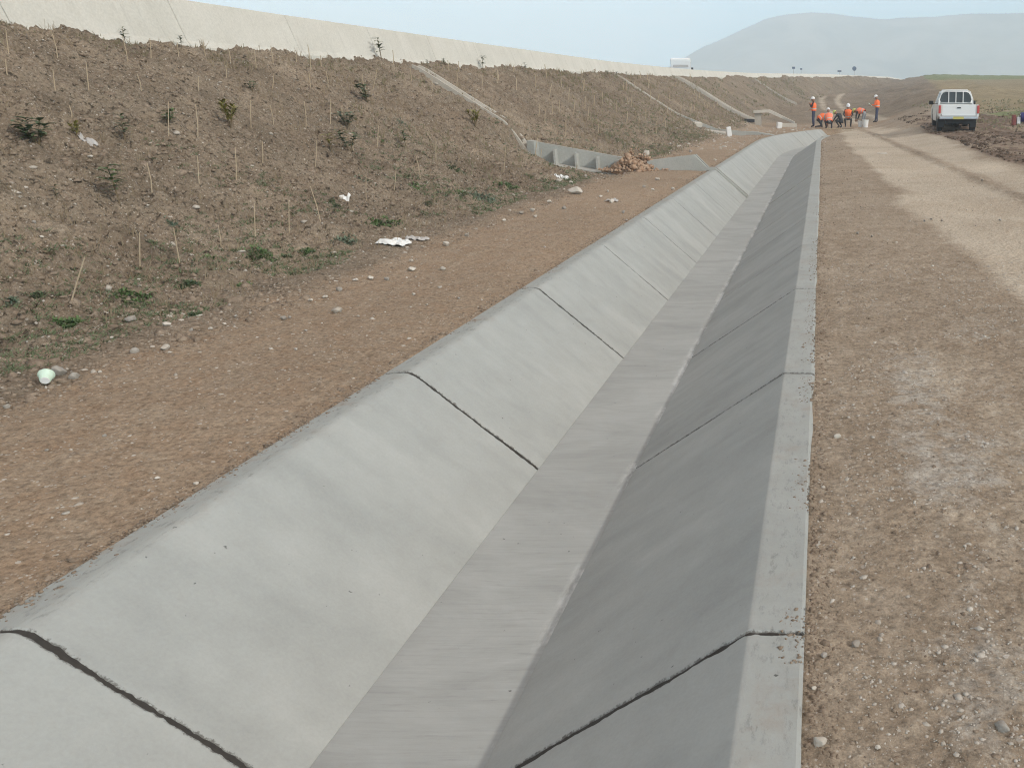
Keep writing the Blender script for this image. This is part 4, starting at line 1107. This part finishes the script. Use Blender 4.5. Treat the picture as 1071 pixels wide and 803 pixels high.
def person(loc, rz, J, label, trousers, sleeves, vest, helmet='helmet', group=None, size=1.0):
    """J: joint name -> (forward, side, up); forward is local +Y"""
    root = empty('person', loc, rz); root.scale = (size,) * 3
    tag(root, label, 'person', group)
    v3 = lambda k: Vector((J[k][1], J[k][0], J[k][2]))
    names = ['pel', 'abd', 'che', 'nec', 'hea']
    names += [k + s for s in 'LR' for k in ('sho', 'elb', 'wri', 'hip', 'kne', 'ank', 'toe')]
    P_ = [v3(k) for k in names]; ix = {k: i for i, k in enumerate(names)}
    rad0 = {'pel': (.155, .115), 'abd': (.135, .105), 'che': (.165, .115), 'nec': .058, 'hea': .06, 'sho': .078, 'elb': .05, 'wri': .034, 'hip': .098, 'kne': .065, 'ank': .046, 'toe': .042}
    rad = [rad0.get(k, rad0.get(k[:-1])) for k in names]
    E = [('pel', 'abd'), ('abd', 'che'), ('che', 'nec'), ('nec', 'hea')]
    for s in 'LR': E += [('che', 'sho' + s), ('sho' + s, 'elb' + s), ('elb' + s, 'wri' + s), ('pel', 'hip' + s), ('hip' + s, 'kne' + s), ('kne' + s, 'ank' + s), ('ank' + s, 'toe' + s)]
    ed = [(ix[a], ix[b]) for a, b in E]
    segs = [(P_[a], P_[b], names[b]) for a, b in ed]
    me = skin_mesh('body', P_, ed, rad, 2)
    bm = bmesh.new(); bm.from_mesh(me)
    # head with a face, hands with five fingers, in the same mesh
    hd = v3('hea'); face = Vector((J['look'][1], J['look'][0], J['look'][2])).normalized()
    up = (hd - v3('nec')).normalized(); sd = face.cross(up).normalized(); up = sd.cross(face)
    rot = Matrix((sd, face, up)).transposed().to_4x4()
    hm = Matrix.Translation(hd + up * .05) @ rot
    bmesh.ops.create_uvsphere(bm, u_segments=16, v_segments=12, radius=1, matrix=hm @ Matrix.Diagonal((.076, .098, .118, 1)))
    bmesh.ops.create_cone(bm, segments=6, radius1=.02, radius2=.006, depth=.05, cap_ends=True, matrix=hm @ Matrix.Translation((0, .10, -.01)) @ Matrix.Rotation(R(-70), 4, 'X'))
    box(bm, hm @ Vector((0, .088, -.055)), (.045, .012, .010), rot.to_euler())
    for s in (-1, 1):
        bmesh.ops.create_uvsphere(bm, u_segments=8, v_segments=6, radius=1, matrix=hm @ Matrix.Translation((s * .078, -.005, -.01)) @ Matrix.Diagonal((.012, .022, .032, 1)))
    nskin = len(bm.faces)
    eyes0 = len(bm.faces)
    for s in (-1, 1): bmesh.ops.create_uvsphere(bm, u_segments=8, v_segments=6, radius=.011, matrix=hm @ Matrix.Translation((s * .032, .086, .012)))
    eyes1 = len(bm.faces)
    for s in 'LR':
        w = v3('wri' + s); dr = (w - v3('elb' + s)).normalized()
        ud = Vector((0, 0, 1)) if abs(dr.z) < .9 else Vector((0, 1, 0))
        sdv = dr.cross(ud).normalized(); nn = sdv.cross(dr)
        rr = Matrix((sdv, dr, nn)).transposed()
        bmesh.ops.create_cube(bm, size=1, matrix=Matrix.Translation(w + dr * .05) @ rr.to_4x4() @ Matrix.Diagonal((.08, .10, .028, 1)))
        for k, (o_, l_) in enumerate(((-.03, .065), (-.01, .078), (.01, .074), (.03, .055))):
            b0 = w + dr * .095 + sdv * o_
            tube(bm, [b0, b0 + dr * l_ * .5 - nn * .008, b0 + dr * l_ * .85 - nn * .03], [.0095, .009, .007], 6)
        th = w + dr * .03 + sdv * (.042 if s == 'L' else -.042)
        tube(bm, [th, th + (sdv if s == 'L' else -sdv) * .028 + dr * .03, th + (sdv if s == 'L' else -sdv) * .03 + dr * .06], [.012, .011, .008], 6)
    bm.faces.ensure_lookup_table()
    for i, f in enumerate(bm.faces):
        c = f.calc_center_median(); best = None
        for a, b, nm in segs:
            ab = b - a; tt = max(0, min(1, (c - a).dot(ab) / max(ab.length_squared, 1e-9))); dd_ = (c - a - ab * tt).length
            if best is None or dd_ < best[0]: best = (dd_, nm)
        nm = best[1]
        f.material_index = 3 if nm == 'hea' else (1 if nm[:3] in ('elb', 'wri', 'sho', 'abd', 'che', 'nec') else (2 if nm[:3] == 'toe' else 0))
        if nm[:3] == 'wri' and (c - v3(nm)).length < .03 or i >= eyes1: f.material_index = 3
        if eyes0 <= i < eyes1: f.material_index = 2
        if (c - hd).length < .17 and nm in ('hea', 'nec') and not eyes0 <= i < eyes1: f.material_index = 3
        f.smooth = True
    me2 = bpy.data.meshes.new('body'); bm.to_mesh(me2); bm.free()
    link('body', me2, [M[trousers], M[sleeves], M['darkcloth'], M['skin']], root)
    if vest:
        spine = [(v3('pel') * .75 + v3('abd') * .25, .205, .165), (v3('abd'), .20, .165), (v3('che') * .6 + v3('abd') * .4, .222, .18), (v3('che'), .245, .19),
                 (v3('che') * .45 + v3('nec') * .55, .25, .165), (v3('che') * .2 + v3('nec') * .8, .17, .12), (v3('nec'), .085, .085)]
        lat = (v3('shoR') - v3('shoL')).normalized(); bm = bmesh.new(); rings = []
        for k, (c_, ra_, rb_) in enumerate(spine):
            ax = (spine[min(k + 1, 6)][0] - spine[max(k - 1, 0)][0]).normalized(); fr = ax.cross(lat).normalized()
            rings.append([bm.verts.new(c_ + lat * math.cos(2 * math.pi * q / 22) * ra_ + fr * math.sin(2 * math.pi * q / 22) * rb_ * (1 + .04 * math.sin(q * 2.3 + k))) for q in range(22)])
        for r0, r1 in zip(rings, rings[1:]):
            for q in range(22): bm.faces.new((r0[q], r0[(q + 1) % 22], r1[(q + 1) % 22], r1[q]))
        vo = from_bm('vest', bm, M[vest], root, True)
        if J.get('band', 1):
            ax = (v3('che') - v3('pel')).normalized()
            q = v3('abd'); up2 = ax; f2 = Vector((1, 0, 0)); s2 = up2.cross(f2).normalized()
            bm = bmesh.new()
            n_ = 24; ra, rb_ = [], []
            for k in range(n_):
                a = 2 * math.pi * k / n_; e = f2 * math.cos(a) * .212 + s2 * math.sin(a) * .178
                ra.append(bm.verts.new(q + e - up2 * .022)); rb_.append(bm.verts.new(q + e + up2 * .022))
            for k in range(n_): bm.faces.new((ra[k], ra[(k + 1) % n_], rb_[(k + 1) % n_], rb_[k]))
            from_bm('reflective_band', bm, M['palecloth'], vo)
    if helmet:
        bm = bmesh.new()
        lathe(bm, [(.118, .0), (.122, .01), (.116, .05), (.095, .10), (.055, .135), (0, .145)], 20, hm @ Matrix.Translation((0, 0, .055)) @ Matrix.Diagonal((.95, 1.1, 1, 1)))
        lathe(bm, [(.0, .0), (.135, -.004), (.135, .006), (0, .012)], 20, hm @ Matrix.Translation((0, .022, .055)) @ Matrix.Diagonal((.92, 1.12, 1, 1)))
        from_bm('hard_hat', bm, M[helmet], root, True)
    return root

def pose(**kw):
    J = dict(pel=(0, 0, .95), abd=(0, 0, 1.10), che=(.01, 0, 1.30), nec=(.0, 0, 1.47), hea=(.03, 0, 1.57), look=(1, 0, -.1),
             shoL=(0, -.19, 1.40), shoR=(0, .19, 1.40), elbL=(-.02, -.25, 1.12), elbR=(-.02, .25, 1.12), wriL=(.06, -.25, .88), wriR=(.06, .25, .88),
             hipL=(0, -.10, .90), hipR=(0, .10, .90), kneL=(.03, -.12, .50), kneR=(.03, .12, .50), ankL=(0, -.13, .09), ankR=(0, .13, .09), toeL=(.15, -.15, .045), toeR=(.15, .15, .045))
    J.update(kw); return J
CROUCH = pose(pel=(-.12, 0, .40), abd=(-.04, 0, .55), che=(.10, 0, .74), nec=(.18, 0, .90), hea=(.23, 0, .99), shoL=(.12, -.19, .84), shoR=(.12, .19, .84), elbL=(.25, -.26, .62), elbR=(.25, .26, .62),
              wriL=(.42, -.16, .46), wriR=(.42, .16, .46), hipL=(-.10, -.11, .38), hipR=(-.10, .11, .38), kneL=(.27, -.20, .48), kneR=(.27, .20, .48), ankL=(-.02, -.16, .09), ankR=(-.02, .16, .09), toeL=(.14, -.18, .045), toeR=(.14, .18, .045), look=(1, 0, -.5))
BEND = pose(pel=(-.12, 0, .86), abd=(.03, 0, .93), che=(.24, 0, .95), nec=(.41, 0, .92), hea=(.51, 0, .91), shoL=(.30, -.19, .93), shoR=(.30, .19, .93), elbL=(.38, -.22, .66), elbR=(.38, .22, .66),
            wriL=(.44, -.12, .42), wriR=(.44, .12, .42), hipL=(-.11, -.10, .82), hipR=(-.11, .10, .82), kneL=(-.02, -.13, .46), kneR=(-.02, .13, .46), ankL=(-.06, -.14, .09), ankR=(-.06, .14, .09), look=(.5, 0, -1))

def place(px, y, z=None):
    """ground point at depth y below column px of the photo"""
    x = (px - CX) / F * (y / CP - (H) * 0) * 1.0
    t = y * CP + H * SP      # optical depth of a ground point
    x = (px - CX) / F * t
    return Vector((x, y, gz(x, y) if z is None else z))

person(place(851, 55), R(80), pose(elbL=(.10, -.28, 1.18), wriL=(.22, -.10, 1.38), elbR=(.05, .26, 1.14), wriR=(.24, .2, 1.06), kneL=(.04, -.1, .5)), 'worker standing at the far left of the crew, one hand raised to the face', 'navy', 'darkcloth', 'orange')
person(place(917, 60), R(75), pose(elbL=(.12, -.25, 1.14), wriL=(.34, -.2, 1.14), elbR=(.10, .25, 1.13), wriR=(.33, .16, 1.12), ankL=(.10, -.12, .09), toeL=(.25, -.13, .045), hea=(.05, 0, 1.56), look=(1, 0, -.45)), 'worker standing at the far right of the crew, holding a pale sheet', 'navy', 'orange', 'orange')
person(place(867, 52.2), R(8), CROUCH, 'crouching worker with back to the viewer, nearest of the crew', 'darkcloth', 'palecloth', 'salmon', size=.98)
person(place(857.5, 54.2), R(-70), dict(BEND, pel=(-.12, 0, .5), abd=(.02, 0, .6), che=(.2, 0, .68), nec=(.36, 0, .7), hea=(.45, 0, .72), shoL=(.25, -.19, .68), shoR=(.25, .19, .68), elbL=(.36, -.2, .42), elbR=(.36, .2, .42), wriL=(.45, -.12, .2), wriR=(.45, .12, .2),
       hipL=(-.11, -.10, .46), hipR=(-.11, .10, .46), kneL=(.2, -.15, .48), kneR=(.1, .15, .12), ankL=(.1, -.15, .09), ankR=(-.3, .15, .08), toeL=(.25, -.16, .045), toeR=(-.38, .15, .04)), 'worker stooping low behind the nearest crouching one', 'darkcloth', 'orange', 'orange')
person(place(879, 53.6), R(60), dict(CROUCH, look=(.6, 0, -1), nec=(.24, 0, .84), hea=(.33, 0, .90)), 'crouching worker in dark clothes and pale yellow cap', 'darkcloth', 'darkcloth', None, 'yellow', size=.95)
person(place(887, 55.5), R(178), dict(CROUCH, pel=(-.1, 0, .55), abd=(-.04, 0, .70), che=(.04, 0, .92), nec=(.08, 0, 1.10), hea=(.11, 0, 1.20), shoL=(.05, -.19, 1.02), shoR=(.05, .19, 1.02), elbL=(.14, -.28, .78), elbR=(.14, .28, .78), wriL=(.32, -.18, .62), wriR=(.32, .18, .62),
       hipL=(-.08, -.11, .52), hipR=(-.08, .11, .52)), 'kneeling worker in open vest facing the viewer in the middle of the crew', 'darkcloth', 'darkcloth', 'orange')
person(place(902.5, 56), R(62), BEND, 'worker bent double over the white bucket, back uppermost', 'greycloth', 'darkcloth', 'salmon', 'yellow')

def bucket(p, r, h, label, mat='plastic'):
    root = empty('bucket', p); tag(root, label, 'bucket')
    bm = bmesh.new(); lathe(bm, [(0, 0), (r * .82, 0), (r, h), (r * 1.05, h), (r * 1.05, h - .02), (r * 1.08, h + .005), (r * .94, h + .005), (r * .78, .015), (0, .015)], 20); from_bm('bucket_shell', bm, M[mat], root)
    bm = bmesh.new(); tube(bm, [(r * 1.04 * math.cos(a), -.05 * math.sin(a), h - .02 + .0 - .12 * math.sin(a) + .02) for a in [math.pi * k / 10 for k in range(11)]], .006, 5); from_bm('bucket_handle', bm, M['steel'], root)
bucket(place(905, 54.3), .2, .45, 'white plastic bucket standing in front of the bent worker')
bucket(place(899.5, 54.6), .15, .38, 'smaller whitish bucket left of the white bucket')
sheet = from_bm('paper_sheet', B((0, 0, 0), (.21, .006, .30)), M['mint']); p = place(917, 60); sheet.location = p + Vector((-.46, .06, 1.16)); sheet.rotation_euler = (R(-50), 0, R(75)); tag(sheet, 'pale green sheet held by the worker standing on the right', 'paper sheet')

# things on the ground around the crew
def slab(name, px, y, s, rz, label, mat, cat, tilt=(0, 0), dz=.05):
    p = place(px, y); bm = B((0, 0, 0), s, None, min(s) * .15)
    for v in bm.verts: v.co += Vector((0, 0, .01 * math.sin(v.co.x * 9)))
    o = from_bm(name, bm, M[mat]); o.location = p + Vector((0, 0, s[2] / 2 + dz - .05)); o.rotation_euler = (tilt[0], tilt[1], rz)
    return tag(o, label, cat)
slab('mortar_board', 864, 50.4, (.75, .6, .08), .2, 'whitish mortar slab at the end of the lined channel', 'slab', 'slab', (.05, .05))
slab('formwork_board', 872, 51.2, (.9, .25, .05), -.1, 'pale formwork board lying right of the mortar slab', 'wood', 'board')
slab('formwork_plank', 884, 52, (1.1, .14, .05), .15, 'dark wet plank lying before the kneeling worker', 'stem', 'plank')
slab('foam_block', 815, 53.0, (.30, .28, .36), .4, 'white foam block at the end of the tilted slab', 'plastic', 'block', (.1, .15))
slab('cement_bag', 762.5, 40.6, (.22, .2, .42), .3, 'upright white cement bag by the second trough', 'plastic', 'cement bag', (.08, -.1))
slab('concrete_offcut', 748, 41.2, (1.0, .5, .14), .1, 'flat concrete offcut leaning over a dark hole by the second trough', 'chute_old', 'concrete piece', (.1, .12))
slab('concrete_lump', 730, 41, (.4, .3, .2), .5, 'pale broken concrete lump left of the second trough', 'slab', 'concrete piece', (.2, .1))
slab('tarpaulin_roll', 783, 57.5, (.8, .2, .2), .1, 'dark rolled tarpaulin on the slope left of the tilted slab', 'darkcloth', 'tarpaulin', (0, .05))
# right edge: crate and drum
p, t = on_ground(1060, 131.0)
slab_p = p
def gear(name, dx, s, label, mat, cat, bev=.02, dy=0):
    o = from_bm(name, B((0, 0, s[2] / 2), s, None, bev), M[mat]); x, y = slab_p.x + dx, slab_p.y + dy
    o.location = (x, y, gz(x, y) - .01); return tag(o, label, cat)
gear('wooden_crate', 0, (.16, .3, .46), 'dull red upright box beside the white can at the right edge', 'redbox', 'box')
jc = empty('jerry_can', (slab_p.x + .21, slab_p.y, gz(slab_p.x + .21, slab_p.y))); tag(jc, 'small white can standing between the red box and the blue drum', 'can')
from_bm('can_body', B((0, 0, .16), (.17, .25, .32), None, .035), M['plastic'], jc)
bm = bmesh.new(); tube(bm, [(0, -.07, .31), (0, -.06, .37), (0, .06, .37), (0, .09, .31)], .014); from_bm('can_handle', bm, M['plastic'], jc)
dr = empty('plastic_drum', (slab_p.x + .62, slab_p.y, gz(slab_p.x + .62, slab_p.y) + .22)); tag(dr, 'dark blue drum lying on its side at the right edge', 'drum')
bm = bmesh.new(); lathe(bm, [(0, -.32), (.2, -.32), (.215, -.29), (.215, -.12), (.228, -.1), (.215, -.08), (.215, .08), (.228, .1), (.215, .12), (.215, .29), (.2, .32), (0, .32)], 22, Matrix.Rotation(R(90), 4, 'Y')); from_bm('drum_shell', bm, M['blue'], dr, True)
bm = bmesh.new(); lathe(bm, [(0, .318), (.03, .318), (.03, .345), (0, .345)], 10, Matrix.Rotation(R(-90), 4, 'Y') @ Matrix.Translation((.1, 0, 0))); from_bm('drum_cap', bm, M['plastic'], dr)

# ------------------------------------------------------------------ on the far road
vn_ = empty('white_van', (-13.2, 84, float(zb(84)) - .5), R(8)); tag(vn_, 'white van driving on the road behind the barrier', 'van')
bm = bmesh.new(); prism(bm, [(-2.3, .35), (2.35, .35), (2.45, .9), (1.9, 1.15), (1.35, 1.95), (1.1, 2.05), (-2.2, 2.05), (-2.35, 1.9)], (-.9, .9), 'X')
bmesh.ops.bevel(bm, geom=list(bm.edges), offset=.06, segments=2, affect='EDGES'); from_bm('van_body', bm, M['white'], vn_)
quad_plate('rear_window', [(-.7, -2.33, 1.25), (.7, -2.33, 1.25), (.66, -2.27, 1.75), (-.66, -2.27, 1.75)], M['film'], (0, -.03, 0), vn_)
for s in (-1, 1):
    quad_plate('side_window', [(s * .9, .6, 1.2), (s * .9, .6, 1.8), (s * .9, 1.2, 1.8), (s * .9, 1.7, 1.2)], M['glass'], (s * .01, 0, 0), vn_)
    from_bm('mirror', B((s * 1.02, 1.5, 1.25), (.2, .1, .22), None, .02), M['black'], vn_)
    for y in (-1.5, 1.6):
        bm = bmesh.new(); lathe(bm, [(0, -.1), (.3, -.1), (.32, 0), (.3, .1), (0, .1)], 16, Matrix.Translation((s * .82, y, .32)) @ Matrix.Rotation(R(90), 4, 'Y')); from_bm('wheel', bm, M['rubber'], vn_)

def roadside(px, side_off, hgt, rad, label, shape):
    ys_ = np.linspace(60, 230, 1400); xs_ = xb(ys_) + side_off
    zz_ = zb(ys_); t_ = ys_ * CP - (zz_ - H) * SP
    k = int(np.argmin(np.abs(CX + F * xs_ / t_ - px)))
    x, y, z = float(xs_[k]), float(ys_[k]), float(zz_[k]) - .5
    root = empty('road_sign', (x, y, z)); tag(root, label, 'road sign')
    bm = bmesh.new(); tube(bm, [(0, 0, 0), (0, 0, hgt)], .045, 8); from_bm('post', bm, M['steel'], root)
    bm = bmesh.new()
    if shape == 'round': lathe(bm, [(0, -.015), (rad, -.015), (rad, .015), (0, .015)], 24, Matrix.Translation((0, -.065, hgt)) @ Matrix.Rotation(R(90), 4, 'X'))
    else: box(bm, (0, -.065, hgt - rad * .3), (rad * 2, .03, rad * (1.3 if shape == 'square' else .75)), None, .008)
    from_bm('sign_plate', bm, M['signgrey'], root)
roadside(893.5, -1.5, 1.9, .42, 'round dark sign standing behind the far barrier', 'round')
roadside(830, -1.5, 1.75, .22, 'small square sign behind the barrier, left one of a close pair', 'square')
roadside(838, -1.5, 1.6, .17, 'smaller dark marker sign right beside the square sign', 'square')
roadside(878, -1.5, 1.45, .36, 'low wide dark sign behind the far barrier, just left of the round sign', 'wide')

# ------------------------------------------------------------------ haze
hz_ = from_bm('haze', B((300, 1270, 140), (6400, 3460, 286)), None); hz_.data.materials.clear()
hm_ = bpy.data.materials.new('haze'); hm_.use_nodes = True; nt = hm_.node_tree; nt.nodes.clear()
out = nt.nodes.new('ShaderNodeOutputMaterial'); pv = nt.nodes.new('ShaderNodeVolumePrincipled')
pv.inputs['Color'].default_value = (.82, .93, 1.0, 1); pv.inputs['Density'].default_value = .00095; pv.inputs['Anisotropy'].default_value = -.3
nt.links.new(pv.outputs[0], out.inputs['Volume']); hz_.data.materials.append(hm_)
tag(hz_, kind='stuff')

# ------------------------------------------------------------------ light, sky, camera
L = Vector((.80, -.42, .525)).normalized()                # towards the sun
sun = bpy.data.lights.new('sun', 'SUN'); sun.energy = 3.55; sun.angle = R(.6); sun.color = (1, .955, .88)
so = bpy.data.objects.new('sun', sun); COL.objects.link(so); so.rotation_euler = L.to_track_quat('Z', 'Y').to_euler()
w = bpy.data.worlds.new('World'); scn.world = w; w.use_nodes = True
nt = w.node_tree; bg = nt.nodes['Background']
sky = nt.nodes.new('ShaderNodeTexSky'); sky.sky_type = 'NISHITA'; sky.sun_disc = False
sky.sun_elevation = math.asin(L.z); sky.sun_rotation = math.atan2(L.x, L.y)
sky.air_density = 1.0; sky.dust_density = 3.0; sky.ozone_density = 2.0
tc = nt.nodes.new('ShaderNodeTexCoord').outputs['Generated']
cl = noise(nt, vscale(nt, tc, 1.6, 1.6, 5.5), 1.7, 7, .55, .5)
sz = nt.nodes.new('ShaderNodeSeparateXYZ'); nt.links.new(tc, sz.inputs[0])
glow = ramp(nt, sz.outputs[2], [(0, (1.0, 1.0, 1.0)), (.12, (.9, .88, .86)), (.32, (.47, .28, .205)), (1.0, (.36, .175, .122))])   # bright hazy horizon, deeper zenith
vcol = mix(nt, 1.0, mix(nt, ramp(nt, cl, [(.40, 0.0), (.60, 1.0)]), (13.0, 24.5, 33.0), (22.0, 29.0, 34.0)), glow, 'MULTIPLY')
veil = mix(nt, .85, sky.outputs[0], vcol)
nt.links.new(veil, bg.inputs['Color']); bg.inputs['Strength'].default_value = .11

cam = bpy.data.cameras.new('camera'); co = bpy.data.objects.new('camera', cam); COL.objects.link(co)
cam.sensor_fit = 'HORIZONTAL'; cam.sensor_width = 36; cam.lens = F / 1071 * 36
cam.shift_x = (535.5 - CX) / 1071.0; cam.shift_y = 0
cam.clip_start = .05; cam.clip_end = 20000
co.location = (0, 0, H); co.rotation_euler = (R(90) - PITCH, 0, 0)
scn.camera = co

scn.render.engine = 'CYCLES'
scn.view_settings.view_transform = 'Standard'; scn.view_settings.look = 'None'
scn.view_settings.exposure = 0; scn.view_settings.gamma = 1
scn.cycles.use_denoising = True; scn.cycles.denoising_prefilter = 'NONE'; scn.cycles.denoising_input_passes = 'RGB_ALBEDO_NORMAL'
scn.cycles.pixel_filter_type = 'BLACKMAN_HARRIS'; scn.cycles.filter_width = 1.15
scn.cycles.max_bounces = 6; scn.cycles.diffuse_bounces = 3; scn.cycles.volume_bounces = 3
scn.cycles.use_adaptive_sampling = False
